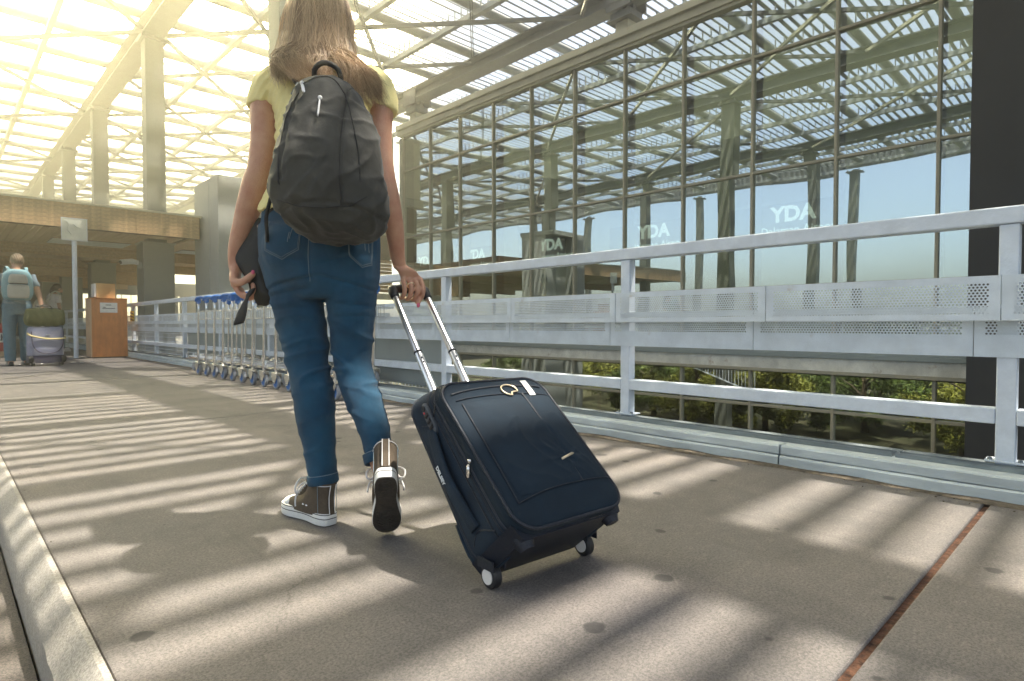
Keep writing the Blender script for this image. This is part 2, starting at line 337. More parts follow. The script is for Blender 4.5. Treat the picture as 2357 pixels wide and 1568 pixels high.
def link(o, parent=None):
    COL.objects.link(o)
    if parent is not None: o.parent = parent
    return o
def tag(o, label=None, cat=None, group=None, kind=None):
    if label: o['label'] = label
    if cat: o['category'] = cat
    if group: o['group'] = group
    if kind: o['kind'] = kind
    return o
def smooth(me, ang=None):
    me.polygons.foreach_set('use_smooth', [True] * len(me.polygons))
    if ang is not None:
        try: me.set_sharp_from_angle(angle=R(ang))
        except Exception: pass
def part(name, mb, m, parent=None, sm=None, bev=0.0, loc=None):
    me = mb if isinstance(mb, bpy.types.Mesh) else mb.mesh(name)
    ms = m if isinstance(m, (list, tuple)) else [m]
    if not me.materials:
        for q in ms: me.materials.append(q)
        if not isinstance(mb, bpy.types.Mesh) and len(ms) > 1: me.polygons.foreach_set('material_index', mb.mi)
    if sm: smooth(me, None if sm is True else sm)
    o = bpy.data.objects.new(name, me); link(o, parent)
    if loc is not None: o.location = loc
    if bev:
        b = o.modifiers.new('Bevel', 'BEVEL'); b.width = bev; b.segments = 2; b.limit_method = 'ANGLE'; b.angle_limit = R(40)
    return o
def thing(name, label, cat, loc=(0,0,0), rz=0.0, group=None):
    o = bpy.data.objects.new(name, None); link(o); o.location = loc; o.rotation_euler = (0, 0, rz); o.empty_display_size = 0.1
    return tag(o, label, cat, group)
def struct(name, mb, m, **k):
    o = part(name, mb, m, **k); o['kind'] = 'structure'; return o
def copy_tree(o, parent=None):
    c = o.copy(); COL.objects.link(c); c.parent = parent
    for ch in list(o.children): copy_tree(ch, c)
    return c
def evaluated(o):
    dg = bpy.context.evaluated_depsgraph_get(); dg.update()
    me = bpy.data.meshes.new_from_object(o.evaluated_get(dg)); return me
def fuse(mb, voxel, iters=4, fac=0.5):
    """merge overlapping closed shells into one continuous skin"""
    me = mb.mesh('fuse'); o = bpy.data.objects.new('fuse', me); COL.objects.link(o)
    r = o.modifiers.new('r', 'REMESH'); r.mode = 'VOXEL'; r.voxel_size = voxel; r.adaptivity = 0
    if iters:
        s_ = o.modifiers.new('s', 'SMOOTH'); s_.iterations = iters; s_.factor = fac
    out = evaluated(o); bpy.data.objects.remove(o); bpy.data.meshes.remove(me); out.materials.clear()
    smooth(out); return out
def displace(me, fn):
    n = len(me.vertices); co = np.empty(n*3); me.vertices.foreach_get('co', co); co = co.reshape(-1, 3)
    no = np.empty(n*3); me.vertex_normals.foreach_get('vector', no); no = no.reshape(-1, 3)
    co = co + no * fn(co)[:, None]
    me.vertices.foreach_set('co', co.ravel()); me.update()
def ring(c, a, b, n=24, yaw=0.0, e=2.0):
    out = []
    for j in range(n):
        t = 2*PI*j/n; cx, sx = math.cos(t), math.sin(t)
        x = math.copysign(abs(cx)**(2/e), cx) * a; y = math.copysign(abs(sx)**(2/e), sx) * b
        out.append((c[0] + x*math.cos(yaw) - y*math.sin(yaw), c[1] + x*math.sin(yaw) + y*math.cos(yaw), c[2]))
    return out
def slices(mb, rows, grow=0.0, n=24, e=2.0, sub=3):
    """rows (x, y, z, half width, half depth); smooth interpolation between them"""
    rows = np.array(rows, float); k = len(rows); t = np.arange(k); tt = np.linspace(0, k-1, (k-1)*sub+1)
    def cr(col):
        out = []
        for q in tt:
            i = min(int(q), k-2); u = q - i
            p0, p1, p2, p3 = col[max(i-1,0)], col[i], col[i+1], col[min(i+2,k-1)]
            out.append(0.5*((2*p1)+(p2-p0)*u+(2*p0-5*p1+4*p2-p3)*u*u+(3*p1-p0-3*p2+p3)*u**3))
        return np.array(out)
    C_ = [cr(rows[:, i]) for i in range(5)]
    mb.loft([ring((C_[0][i], C_[1][i], C_[2][i]), max(C_[3][i]+grow, .004), max(C_[4][i]+grow, .004), n, 0, e) for i in range(len(tt))])
    return mb
def spline(pts, n):
    pts = [Vector(p) for p in pts]; k = len(pts); out = []
    for q in np.linspace(0, k-1, n):
        i = min(int(q), k-2); u = q - i
        p0, p1, p2, p3 = pts[max(i-1,0)], pts[i], pts[i+1], pts[min(i+2,k-1)]
        out.append(0.5*((2*p1)+(p2-p0)*u+(2*p0-5*p1+4*p2-p3)*u*u+(3*p1-p0-3*p2+p3)*u**3))
    return out
def text_mesh(body, size, extrude=0.002, bold=0.0, align='CENTER'):
    cu = bpy.data.curves.new('lettering', 'FONT'); cu.body = body; cu.size = size; cu.extrude = extrude; cu.offset = bold
    cu.align_x = align; cu.align_y = 'CENTER'; cu.resolution_u = 3
    o = bpy.data.objects.new('t', cu); COL.objects.link(o); me = evaluated(o)
    bpy.data.objects.remove(o); bpy.data.curves.remove(cu); me.materials.clear(); return me
# ================================================================== SETTING
# ground far below, decks, pavement, road
struct('ground', MB().box((-900, -900, -5.6), (900, 900, -5.0)), M['ground'])
struct('road', MB().box((-8.6, -14, -0.9), (0.15, 46, -0.16)), M['road'])
struct('deck', MB().box((0.16, -14, -0.62), (3.02, 46, -0.125)), M['deck'])
JY = [-11.5, -7.55, -3.6, 0.35, 4.30, 8.25, 12.2, 16.15, 20.1, 24.05, 28, 32, 36, 40, 44]
pv = struct('pavement', MB().box((0.235, -12, -0.12), (2.695, 46, -0.009)), M['rustf'])
for a, b in zip(JY[:-1], JY[1:]):
    g = 0.013 if abs(a) < 1 or abs(b) < 1 else 0.006
    part('paving_slab', MB().box((0.22, a + (0.009 if a == 0.35 else 0.003), -0.11), (2.69, b - (0.009 if b == 0.35 else 0.003), 0.0)), M['pave'], pv, bev=0.006)
# left kerb: chamfered stones in lengths
lk = tag(bpy.data.objects.new('kerb', None), kind='structure'); link(lk)
for a, b in zip(JY[:-1], JY[1:]):
    mb = MB()
    n = 130; rings = []
    for i in range(n + 1):
        y = a + 0.004 + (b - a - 0.008) * i / n
        q = lambda k: 0.006 * mnoise.noise(Vector((k*3.1, y*3.0, 0.3))) + 0.003 * mnoise.noise(Vector((k*5.1, y*14.0, 0.9)))
        rings.append([(0.247, y, -0.125), (0.247, y, 0.0012), (0.236 + q(2), y, 0.0008 + q(1)*.15), (0.228 + q(2), y, -0.006 + q(1)*.5), (0.212 + q(7)*.6, y, -0.026 + q(8)*.7), (0.194 + q(3), y, -0.050 + q(4)), (0.186 + q(3), y, -0.064 + q(5)), (0.184 + q(6), y, -0.11 + q(9)), (0.186 + q(6), y, -0.157), (0.186, y, -0.17)])
    mb.loft([[(p[0] - .03, p[1], p[2]) for p in r_] for r_ in rings])
    o = part('kerb_stone', mb, M['kerbc'], lk, sm=35)
# right kerb: two tiers in lengths, with a metal channel on top
rk = tag(bpy.data.objects.new('kerb', None), kind='structure'); link(rk)
KY = [-10.9, -6.9, -2.91, 1.09, 5.09, 9.09, 13.1, 17.1, 21.1, 25.1, 29.1, 33.1, 37.1, 41.1]
for a, b in zip(KY[:-1], KY[1:]):
    for (x0, z0, z1, nm) in ((2.694, -0.12, 0.049, 'kerb_stone'), (2.706, 0.0535, 0.094, 'kerb_stone')):
        mb = MB(); rings = []; n = 48
        for i in range(n + 1):
            y = a + 0.004 + (b - a - 0.008) * i / n
            q = 0.0035 * mnoise.noise(Vector((z1*40, y*4.0, 0.5))) + 0.002 * mnoise.noise(Vector((z1*40, y*15, 1.5)))
            rings.append([(x0 + q, y, z0), (x0 + q, y, z1 - .008 + q), (x0 + .007 + q, y, z1 + q*.6), (2.975, y, z1), (2.975, y, z0)])
        mb.loft(rings); part(nm, mb, M['kerb2'], rk, sm=35)
    c = MB()
    ya, yb = a + .006 - 0.42, b - .006 - 0.42
    c.box((2.79, ya, 0.0945), (2.97, yb, 0.0985)).box((2.79, ya, 0.0985), (2.794, yb, 0.112)).box((2.862, ya, 0.0985), (2.866, yb, 0.108))
    part('channel', c, M['chan'], rk)
# dirt drifted against the right kerb
mb = MB(); n = 420; vs = []; fs = []
for i in range(n + 1):
    y = -6 + 20 * i / n
    wdt = 0.045 + 0.03 * mnoise.noise(Vector((y*2.2, 3.3, 0))) + 0.018 * mnoise.noise(Vector((y*11, 1.3, 0)))
    h = 0.008 + 0.006 * mnoise.noise(Vector((y*7, 9.3, 0)))
    vs += [(2.692, y, max(h, .003)), (2.692 - wdt*.5, y, max(h*.6, .0025)), (2.692 - max(wdt, .008), y, 0.0012)]
for i in range(n):
    for k in (0, 1): fs.append((i*3+k, i*3+k+1, i*3+k+4, i*3+k+3))
mb.add(vs, fs); tag(part('dirt', mb, M['dirt'], sm=True), kind='stuff')
mb = MB()
for k in range(160):
    y = random.uniform(-1, 9); x = 2.69 - abs(random.gauss(0, 0.06)) - .006; r = random.uniform(.001, .004)
    mb.sphere((x, y, r*.6), (r, r*1.2, r*.7), 6, 4)
for k in range(40):
    y = random.uniform(.4, 6); x = 0.23 + abs(random.gauss(0, .05)); r = random.uniform(.0008, .0025)
    mb.sphere((x, y, r*.6), (r, r*1.2, r*.7), 6, 4)
tag(part('gravel', mb, M['dirt']), kind='stuff')

# ================================================================== CANOPY
can = thing('canopy_roof', 'steel canopy roof of louvre slats and braced beams over the pavement', 'canopy')
Y0, Y1 = -9.0, 47.0; X0, X1 = -8.2, 12.2
PYS = 1.8
sm_ = MB(); a = R(22); w_, t_ = 0.054, 0.006
pl = [(-w_*math.cos(a)-t_*math.sin(a), -w_*math.sin(a)+t_*math.cos(a)), (-w_*math.cos(a)+t_*math.sin(a), -w_*math.sin(a)-t_*math.cos(a)),
      (w_*math.cos(a)+t_*math.sin(a), w_*math.sin(a)-t_*math.cos(a)), (w_*math.cos(a)-t_*math.sin(a), w_*math.sin(a)+t_*math.cos(a))]
sm_.prism(pl, 'x', X0, X1); slat_me = sm_.mesh('slat'); slat_me.materials.append(M['slat'])
y = Y0
while y < Y1:
    o = part('slat', slat_me, M['slat'], can, loc=(0, y + random.gauss(0, .008), 7.72)); o.rotation_euler = (random.gauss(0, R(5)), 0, 0); y += 0.225
pm = MB().cyl((X0, 0, 0), (X1, 0, 0), 0.11, 12).mesh('purlin'); smooth(pm, 40)
GY = 8.3
k = -9
while GY + k*PYS < Y1:
    if GY + k*PYS > Y0: part('purlin', pm, M['steel2'], can, loc=(0, GY + k*PYS, 7.56))
    k += 1
SX = [-7.9, -6.25, -4.6, -2.95, -1.3, 0.35, 2.0, 3.65, 5.3, 6.95, 8.6, 10.25, 11.9]
for x in SX:
    if x in (-2.95, 3.65, 10.25):
        mb = MB()
        mb.box((x-.24, Y0, 7.43), (x+.24, Y1, 7.465)).box((x-.22, Y0, 7.13), (x+.22, Y1, 7.165)).box((x-.03, Y0, 7.165), (x+.03, Y1, 7.43))
        mb.box((x-.16, Y0, 7.467), (x+.16, Y1, 7.50))
        part('girder', mb, M['steel'], can)
    else:
        mb = MB().box((x-.055, Y0, 7.33), (x+.055, Y1, 7.45))
        yy = Y0
        while yy < Y1:
            mb.box((x-.012, yy-.012, 7.45), (x+.012, yy+.012, 7.70)); yy += 0.225
        part('beam', mb, M['steel2'], can)
# flat diagonal braces in both directions, node to node
def brace(p, q):
    p, q = Vector(p), Vector(q); d = (q-p).normalized(); s_ = Vector((-d.y, d.x, 0)) * .045
    mb = MB()
    for o in (-.022, .022):
        h = Vector((-d.y, d.x, 0)) * o; e = Vector((-d.y, d.x, 0)) * .012
        mb.add([p+h-e+Vector((0,0,-.04)), p+h+e+Vector((0,0,-.04)), p+h+e+Vector((0,0,.04)), p+h-e+Vector((0,0,.04)),
                q+h-e+Vector((0,0,-.04)), q+h+e+Vector((0,0,-.04)), q+h+e+Vector((0,0,.04)), q+h-e+Vector((0,0,.04))],
               [(0,1,2,3),(7,6,5,4),(0,4,5,1),(1,5,6,2),(2,6,7,3),(3,7,4,0)])
    part('brace', mb, M['steel'], can)
BX = [-2.95, 0.35, 3.65, 6.95, 10.25]
yy = GY - 3.6*4
zb = 7.20
while yy < 42:
    for bx in (-2.95, 3.65):
        for s_ in (0, 1):
            A = (bx + .2, yy + (7.2 if s_ else 0), zb); B = (bx + 6.4, yy + (0 if s_ else 7.2), zb - .06*s_ + .03)
            brace(A, B)
            mid = bx + 3.3
            A = (bx + (.2 if s_ else 3.3), yy + 3.6, zb + .11); 
        if bx < 0: continue
        brace((bx + .2, yy + 3.6, zb + .12), (mid, yy + 7.2, zb + .12)); brace((bx + .2, yy + 3.6, zb + .12), (mid, yy, zb + .12))
        brace((bx + 6.4, yy + 3.6, zb + .12), (mid, yy + 7.2, zb + .12)); brace((bx + 6.4, yy + 3.6, zb + .12), (mid, yy, zb + .12))
    yy += 7.2
# columns: slim steel shaft, wider pier below it where it stands beside the deck
def column(x, y, z0, label, pier=None, head=True, w=.19):
    t = thing('column', label, 'column', (x, y, z0), 0, 'columns carrying the canopy')
    top = 6.99
    zb_ = z0 if pier is None else pier
    mb = MB().box((-w, -w, zb_ - z0), (w, w, top - z0)); part('shaft', mb, M['col'], t, bev=.01)
    mb = MB().box((-w-.003, -w*.25, zb_ - z0 + .4), (-w+.002, w*.25, top - z0 - .2)); 
    if pier is not None:
        mb = MB().box((-.31, -.31, 0), (.31, .31, pier - z0 - .035)); part('pier', mb, M['pier'], t, bev=.012)
        mb = MB().box((-.34, -.34, pier - z0 - .033), (.34, .34, pier - z0 - .002)); part('capital', mb, M['pier'], t)
    mb = MB().box((-.26, -.26, top - z0 + .002), (.26, .26, top - z0 + .05)); mb.cyl((0, 0, top - z0 + .05), (0, 0, 7.127 - z0), .12, 12)
    part('bearing', mb, M['steel'], t)
    for sx in (-1, 1):
        for sy in (-1, 1):
            part('bolt', MB().cyl((sx*.2, sy*.2, top - z0 + .05), (sx*.2, sy*.2, top - z0 + .12), .022, 6), M['steel'], t)
    return t
GCOL = [(8.36, None, 'grey column directly behind the woman with the backpack'), (15.5, 2.48, 'tall grey column nearest the grey tower, standing on the pier with the camera'),
        (21.6, 2.48, 'second grey column from the tower, behind the plywood box'), (27.3, 2.48, 'third grey column from the tower, above the timber ceiling'),
        (32.8, 2.48, 'fourth and slimmest looking grey column, farthest under the glare')]
for y, p_, lb in GCOL: column(3.65, y, -5.0, lb, p_)
for x, n_ in ((-2.95, 'inner'), (-7.9, 'outer')):
    for y in (1.2, 8.4, 15.6, 22.8):
        o = column(x, y, -0.16, 'grey canopy column of the row mirrored in the facade glass', None, w=.17 if n_ == 'inner' else .15)
# stub columns on the terminal roof
for y, lb in ((0.2, None), (7.35, 'short cream stub column on the fascia under the dark girder, right of the two'), (14.75, 'short cream stub column on the fascia beside the woman\'s right shoulder')):
    t = thing('stub_column', lb or 'short cream stub column on the terminal roof beyond the dark wall', 'column', (10.32, y, 6.45), 0, 'stub columns on the terminal roof')
    part('shaft', MB().box((-.15, -.15, 0), (.15, .15, .36)), M['fascia'], t, bev=.006)
    part('bearing', MB().box((-.27, -.30, .362), (.27, .30, .40)).box((-.22, -.24, .40), (.22, .24, .54)).box((-.2, -.05, .54), (.2, .05, .675)).box((-.05, -.2, .54), (.05, .2, .675)).box((-.29, -.3, .56), (-.24, .3, 1.0)).box((.25, -.3, .56), (.29, .3, 1.0)), M['steel'], t)
# low edge girder on the far open side
part('edge_beam', MB().box((X0-.06, Y0, 7.28), (X0+.06, Y1, 7.8)), M['steel'], can)

# ================================================================== TERMINAL FACADE
XF = 10.2; PW = 1.332
fac = thing('terminal_facade', 'mirrored glass curtain wall of the airport terminal under a cream fascia', 'facade')
YS = [0.1923*XF + PW*i for i in range(-2, 11)]        # mullion lines
YE = YS[-1]; YB = YS[0]
ZT = [6.20, 5.21, 3.24, 1.27, 0.215]; ZL = [-0.155, -0.75, -2.35, -4.9]
def pane_mesh(w, h):
    mb = MB(); mb.box((-.006, -w/2, -h/2), (.006, w/2, h/2)); me = mb.mesh('pane'); return me
pm_cache = {}
def panes(zs, m):
    for i in range(len(YS)-1):
        for a_, b_ in zip(zs[:-1], zs[1:]):
            h = round(a_ - b_ - .044, 3)
            key = (h, m.name)
            if key not in pm_cache:
                pm_cache[key] = pane_mesh(PW - .046, h); pm_cache[key].materials.append(m)
            o = part('pane', pm_cache[key], m, fac, loc=(XF + .03, (YS[i]+YS[i+1])/2, (a_+b_)/2))
            o.rotation_euler = (0, random.gauss(0, .002), random.gauss(0, .0025))
panes(ZT, M['glass']); panes(ZL, M['glassd'])
for yv in YS:
    part('mullion', MB().box((XF-.028, yv-.022, .215), (XF+.10, yv+.022, 6.20)), M['mull'], fac, bev=.004)
    part('mullion', MB().box((XF-.028, yv-.022, -4.9), (XF+.10, yv+.022, -.155)), M['mull'], fac, bev=.004)
for z in ZT[1:-1] + [ZL[1], ZL[2]]:
    part('transom', MB().box((XF-.020, YB-.02, z-.021), (XF+.095, YE+.02, z+.021)), M['mull'], fac)
fin_me = MB().box((0, -.02, .22), (.24, .02, 6.18)).mesh('fin')
for yv in YS: part('fin', fin_me, M['darkw'], fac, loc=(XF+.11, yv, 0))
part('head_rail', MB().box((XF-.06, YB, 6.203), (XF+.12, YE+.03, 6.26)), M['fascia'], fac, bev=.004)
part('fascia', MB().box((XF-.10, YB-8, 6.262), (XF+.3, YE+.2, 6.40)).box((XF-.085, YB-8, 6.40), (XF+.3, YE+.2, 6.418)).box((XF-.16, YB-8, 6.418), (XF+.3, YE+.2, 6.56)), M['fascia'], fac, bev=.008)
part('slab_trim', MB().box((XF-.10, YB, .10), (XF+.3, YE+.05, .165)).box((XF-.06, YB, .165), (XF+.3, YE+.05, .212)), M['slabm'], fac, bev=.004)
part('slab_edge', MB().box((XF-.07, YB, -.10), (XF+.3, YE+.05, .097)), M['slabc'], fac)
part('lower_head_rail', MB().box((XF-.09, YB, -.152), (XF+.12, YE+.03, -.103)), M['mull'], fac)
part('end_post', MB().box((XF-.05, YE+.03, .215), (XF+.12, YE+.16, 6.2)), M['fascia'], fac, bev=.006)
# building body behind the glass
struct('terminal_light_roof', MB().add([(XF+.31, -14, 6.35), (17.9, -14, 6.35), (17.9, 16.3, 6.35), (XF+.31, 16.3, 6.35)], [(0, 1, 2, 3)]), M['light_membrane'])  # made translucent as an added light source for the interior
struct('terminal_floor', MB().box((XF+.3, -14, .05), (26, 16, .20)), M['innerf'])
struct('inside_wall', MB().box((17.5, -14, -5), (17.7, 15.7, 6.3)), M['inner'])
struct('inside_wall', MB().box((XF+.3, 15.75, -5), (22, 15.9, 6.3)), M['inner'])
struct('inside_wall', MB().box((XF+.3, -14.2, -5), (22, -14, 6.3)), M['inner'])
# broad sloping lintel boards hung above the counters
for i, yv in enumerate([4.25, 7.0, 9.8, 12.6, 15.1]):
    pass
BAN = [(4.26, 'dark airport banner mirrored over by sky, nearest the dark wall'), (7.02, 'dark airport banner washed by sky reflection above a railing post'),
       (9.85, 'clearest dark airport banner behind the glass, middle of the five'), (12.6, 'dark airport banner just right of the woman\'s forearm railing gap'),
       (14.9, 'smallest looking dark airport banner, beside the woman\'s right wrist')]
for yv, lb in BAN:
    t = thing('banner', lb, 'banner', (10.62, yv, 2.47), 0, 'airport banners behind the glass')
    part('panel', MB().box((0, -.95, -.34), (.04, .95, .26)), M['banner'], t)
    part('upper_board', MB().box((.02, -.98, .262), (.06, .98, .85)), M['inner'], t)
    for nm, body, size, dz, dy, bold in (('lettering', 'YDA', .36, .06, -0.16, .014), ('lettering', 'Dalaman Airport', .19, -.21, -.26, .002)):
        me = text_mesh(body, size, .003, bold)
        o = part(nm, me, M['glowletter'], t, loc=(-.012, dy, dz)); o.rotation_euler = (PI/2, 0, -PI/2)
    part('swoosh', MB().tube(spline([(-.012, -.62, .03), (-.012, -.70, .07), (-.012, -.82, .11)], 6), [.004, .012, .016, .012, .008, .002], 6, flat=.3), M['redc'], t)
def counter(y, w, h, lb):
    t = thing('check_in_counter', lb, 'counter', (11.6, y, .2), 0, 'white counters inside the terminal')
    rows = []
    prof = [(0, 0), (.62, 0), (.62, h*.9), (.56, h*.97), (.40, h), (.10, h*.93), (0, h*.82)]
    part('body', MB().prism([(p_[0], p_[1]) for p_ in prof], 'y', -w/2, w/2), M['white'], t, bev=.02)
    part('recess', MB().box((-.012, -w*.2, h*.35), (-.002, w*.2, h*.72)), M['black'], t)
for y, w, h, lb in ((14.2, .9, 1.5, 'white counter behind the glass left of the second railing post'), (12.4, 1.5, 1.5, 'wide white counter behind the glass below the Dalaman banner'),
                    (9.2, .7, 1.55, 'narrow white counter behind the glass beside a dark opening'), (8.3, 1.3, 1.72, 'tall curved white counter behind the glass next to a wavy column'),
                    (16.3 - 1.0, .6, 1.3, 'low white counter at the end of the glass wall')):
    counter(y, w, h, lb)
# dark wall that projects at the right
dw = thing('dark_wall', 'tall smooth anthracite wall projecting at the right end of the glass', 'wall')
part('cladding', MB().box((9.45, -14, -5), (9.9, 1.483, 9.0)), M['darkw'], dw)
# lower-level interior bits seen through the lower panes
struct('lower_floor', MB().box((XF+.3, -14, -5), (22, 16, -4.9)), M['innerf'])
t = thing('poster_stand', 'small orange poster stand behind the lower glass', 'stand', (11.0, 8.55, -2.2))
part('board', MB().box((0, -.16, 1.55), (.04, .16, 1.85)), mat('orange_print', (0.7, 0.16, 0.02), 0.5), t); part('pole', MB().box((.01, -.05, -2.7), (.04, .05, 1.54)), M['redc'], t)

# AC unit on the facade end
t = thing('air_conditioner', 'grey outdoor air conditioner box under the slab behind the railing', 'air conditioner', (9.7, 15.45, -.25))
part('casing', MB().box((-.16, -.40, 0), (.16, .40, .55)), M['tower'], t, bev=.02)
fr = MB()
for q in range(5): 
    rr = .05 + .045*q; fr.tube([(-.175, .1+rr*math.cos(2*PI*j/24), .275+rr*math.sin(2*PI*j/24)) for j in range(25)], .006, 6)
part('fan_grille', fr, M['black'], t); part('fan', MB().cyl((-.17, .1, .275), (-.161, .1, .275), .235, 24), M['black'], t)
part('hub', MB().cyl((-.185, .1, .275), (-.172, .1, .275), .045, 14), M['tower'], t)
part('bracket', MB().box((-.16, -.3, -.04), (.5, -.26, -.002)).box((-.16, .26, -.04), (.5, .3, -.002)), M['chan'], t)
# ramp with baluster railing down in the gap
t = thing('ramp_railing', 'sloping grey baluster railing of the ramp down beside the terminal', 'railing', (5.0, 0, 0))
def zr(y): return .16 + (y - 8.04) * .32
part('handrail', MB().box((-.025, 6.8, -.02), (.025, 9.9, .02), T=lambda v: Vector((v.x, v.y, v.z + zr(v.y)))), M['rail'], t)
part('bottom_rail', MB().box((-.02, 6.8, -.95), (.02, 9.9, -.92), T=lambda v: Vector((v.x, v.y, v.z + zr(v.y)))), M['rail'], t)
bm_ = MB().cyl((0, 0, -.92), (0, 0, -.02), .010, 8).mesh('baluster')
for i in range(34): part('baluster', bm_, M['rail'], t, loc=(0, 6.85 + i*.089, zr(6.85 + i*.089)))

# ================================================================== RAILING BESIDE THE PAVEMENT
ra = thing('railing', 'pale grey painted steel railing with perforated panels along the kerb', 'railing')
PB = 1.72; PY = [0.33 + PB*i for i in range(-2, 18)]
post_me = MB().box((-.03, -.03, 0), (.03, .03, .908)).mesh('post')
for y in PY:
    part('post', post_me, M['rail'], ra, bev=.004, loc=(2.91, y, .096))
    part('base_plate', MB().box((2.868, y-.06, .1125), (2.952, y+.06, .118)), M['rail'], ra)
    for sy in (-1, 1): part('bolt', MB().cyl((2.886, y+sy*.045, .118), (2.886, y+sy*.045, .128), .008, 6), M['chan'], ra)
part('top_rail', MB().box((2.872, PY[0]-.5, 1.006), (2.948, PY[-1]+.1, 1.07)), M['rail'], ra, bev=.006)
for a_, b_ in zip(PY[:-1], PY[1:]):
    part('lower_rail', MB().box((2.879, a_+.031, .255), (2.941, b_-.031, .315)), M['rail'], ra, bev=.005)
def perf(L, H, margin, bottom, px, th=.003):
    """sheet in local Y (length) and Z (height) with real staggered hexagonal holes"""
    vs, fs = [], []
    nc = int((L - 2*margin) / px); ry = px * .866; nr = int((H - .02 - bottom) / ry)
    y0 = -nc*px/2; z0 = bottom
    for r_ in range(nr):
        for c in range(nc - (r_ % 2)):
            cy = y0 + (c + .5 + .5*(r_ % 2))*px; cz = z0 + (r_ + .5)*ry
            o = len(vs); hw, hh = px/2, ry/2
            vs += [(0, cy-hw, cz-hh), (0, cy+hw, cz-hh), (0, cy+hw, cz+hh), (0, cy-hw, cz+hh)]
            vs += [(0, cy + px*.335*math.cos(PI/3*k), cz + px*.335*math.sin(PI/3*k)) for k in range(6)]
            h = [o+4+k for k in range(6)]
            fs += [(o+1, o+2, h[1], h[0]), (o+2, o+3, h[2], h[1]), (o+3, h[3], h[2]), (o+3, o, h[4], h[3]), (o, o+1, h[5], h[4]), (o+1, h[0], h[5])]
        if r_ % 2:
            for sgn in (-1, 1):
                o = len(vs); e0 = sgn*nc*px/2; e1 = sgn*(nc*px/2 - px/2)
                vs += [(0, e0, z0+r_*ry), (0, e1, z0+r_*ry), (0, e1, z0+(r_+1)*ry), (0, e0, z0+(r_+1)*ry)]; fs.append((o, o+1, o+2, o+3))
    zt = z0 + nr*ry; ya = nc*px/2
    for (p0, p1, q0, q1) in ((-L/2, L/2, 0, z0), (-L/2, L/2, zt, H), (-L/2, -ya, z0, zt), (ya, L/2, z0, zt)):
        o = len(vs); vs += [(0, p0, q0), (0, p1, q0), (0, p1, q1), (0, p0, q1)]; fs.append((o, o+1, o+2, o+3))
    # folded lips for stiffness
    mb = MB(); mb.add(vs, fs)
    mb.box((0.0004, -L/2, H-.002), (.03, L/2, H)).box((0.0004, -L/2, 0), (.03, L/2, .002))
    mb.box((0.0004, -L/2, .0025), (.014, -L/2+.002, H-.0025)).box((0.0004, L/2-.002, .0025), (.014, L/2, H-.0025))
    return mb
HB = PB/2
fp = perf(HB-.004, .165, .03, .022, .0122).mesh('perforated_panel'); bp_ = perf(HB-.004, .19, .03, .083, .0122).mesh('perforated_panel')
y = PY[0]
while y < PY[-1]-.1:
    part('perforated_panel', fp, M['perf'], ra, loc=(2.80, y + HB/2 + .01, .646))
    part('perforated_panel', bp_, M['perf'], ra, loc=(2.872, y + HB/2 + .10, .508))
    part('panel_bracket', MB().box((2.803, y+.01-.02, .69), (2.871, y+.01+.02, .70)), M['rail'], ra)
    y += HB
# solid grey infill behind the trolleys, wire mesh farther on
for a_, b_ in zip(PY[:-1], PY[1:]):
    if 3.6 < a_ < 9.0:
        part('infill_panel', MB().box((2.945, a_-.86+.04+.86, .13), (2.957, b_-.04, .64)), M['infill'], ra)
        part('infill_panel', MB().box((2.945, a_+.04, .118), (2.96, b_-.04, .128)), M['infill'], ra)
    elif 9.0 < a_ < 16:
        mb = MB(); n_ = 22
        for k in range(n_+1): 
            yy = a_+.04 + (b_-a_-.08)*k/n_; mb.box((2.908, yy-.003, .12), (2.912, yy+.003, .50))
        for k in range(6): mb.box((2.905, a_+.035, .13+.07*k), (2.9075, b_-.035, .137+.07*k))
        o = part('wire_mesh', mb, M['rail'], ra); o['kind'] = 'stuff'
# ================================================================== TIMBER HALL, TOWER, FAR END
tw = thing('grey_tower', 'pale grey clad tower block standing right of the timber canopy', 'tower')
part('cladding', MB().box((4.26, 13.2, -5), (4.9, 14.75, 3.745)).box((4.9, 13.55, -5), (5.9, 14.75, 3.60)), M['tower'], tw, bev=.01)
part('coping', MB().box((4.902, 13.22, 3.602), (5.92, 14.78, 3.745)), M['tower'], tw)
part('seam', MB().box((4.252, 13.74, -1), (4.2585, 13.752, 3.74)), M['slabm'], tw)
part('seam', MB().box((4.252, 13.21, .66), (4.2585, 14.74, .672)), M['slabm'], tw)
part('wall_box', MB().box((5.2, 13.35, 1.16), (5.85, 13.547, 1.32)), M['tower'], tw, bev=.01)
th = thing('timber_canopy', 'long timber clad entrance canopy with slatted ceiling at far left', 'canopy')
YW = 14.2
nb = 6; hb = .466/nb
x = -4.2
plank_cache = {}
while x < 4.2:
    L = min(1.2, 4.22 - x)
    for i in range(nb):
        me = plank_cache.get(round(L, 2))
        if me is None:
            me = MB().box((.003, 0, .003), (L-.003, .02, hb-.003)).mesh('plank'); me.materials.append(M['wood']); plank_cache[round(L, 2)] = me
        o = part('plank', me, M['wood'], th, loc=(x, YW - random.uniform(0, .003), 2.5 + i*hb))
    x += 1.2
part('backing', MB().box((-4.2, YW+.022, 2.5), (4.22, YW+.2, 2.96)), M['woodd'], th)
part('coping', MB().box((-4.2, YW-.03, 2.967), (4.24, YW+.4, 3.0)), M['fascia'], th)
part('roof_slab', MB().box((-4.2, YW+.2, 2.62), (4.2, 38, 2.96)).box((4.2, 15.0, 2.62), (6.7, 38, 2.96)), M['woodd'], th)
bd = {}
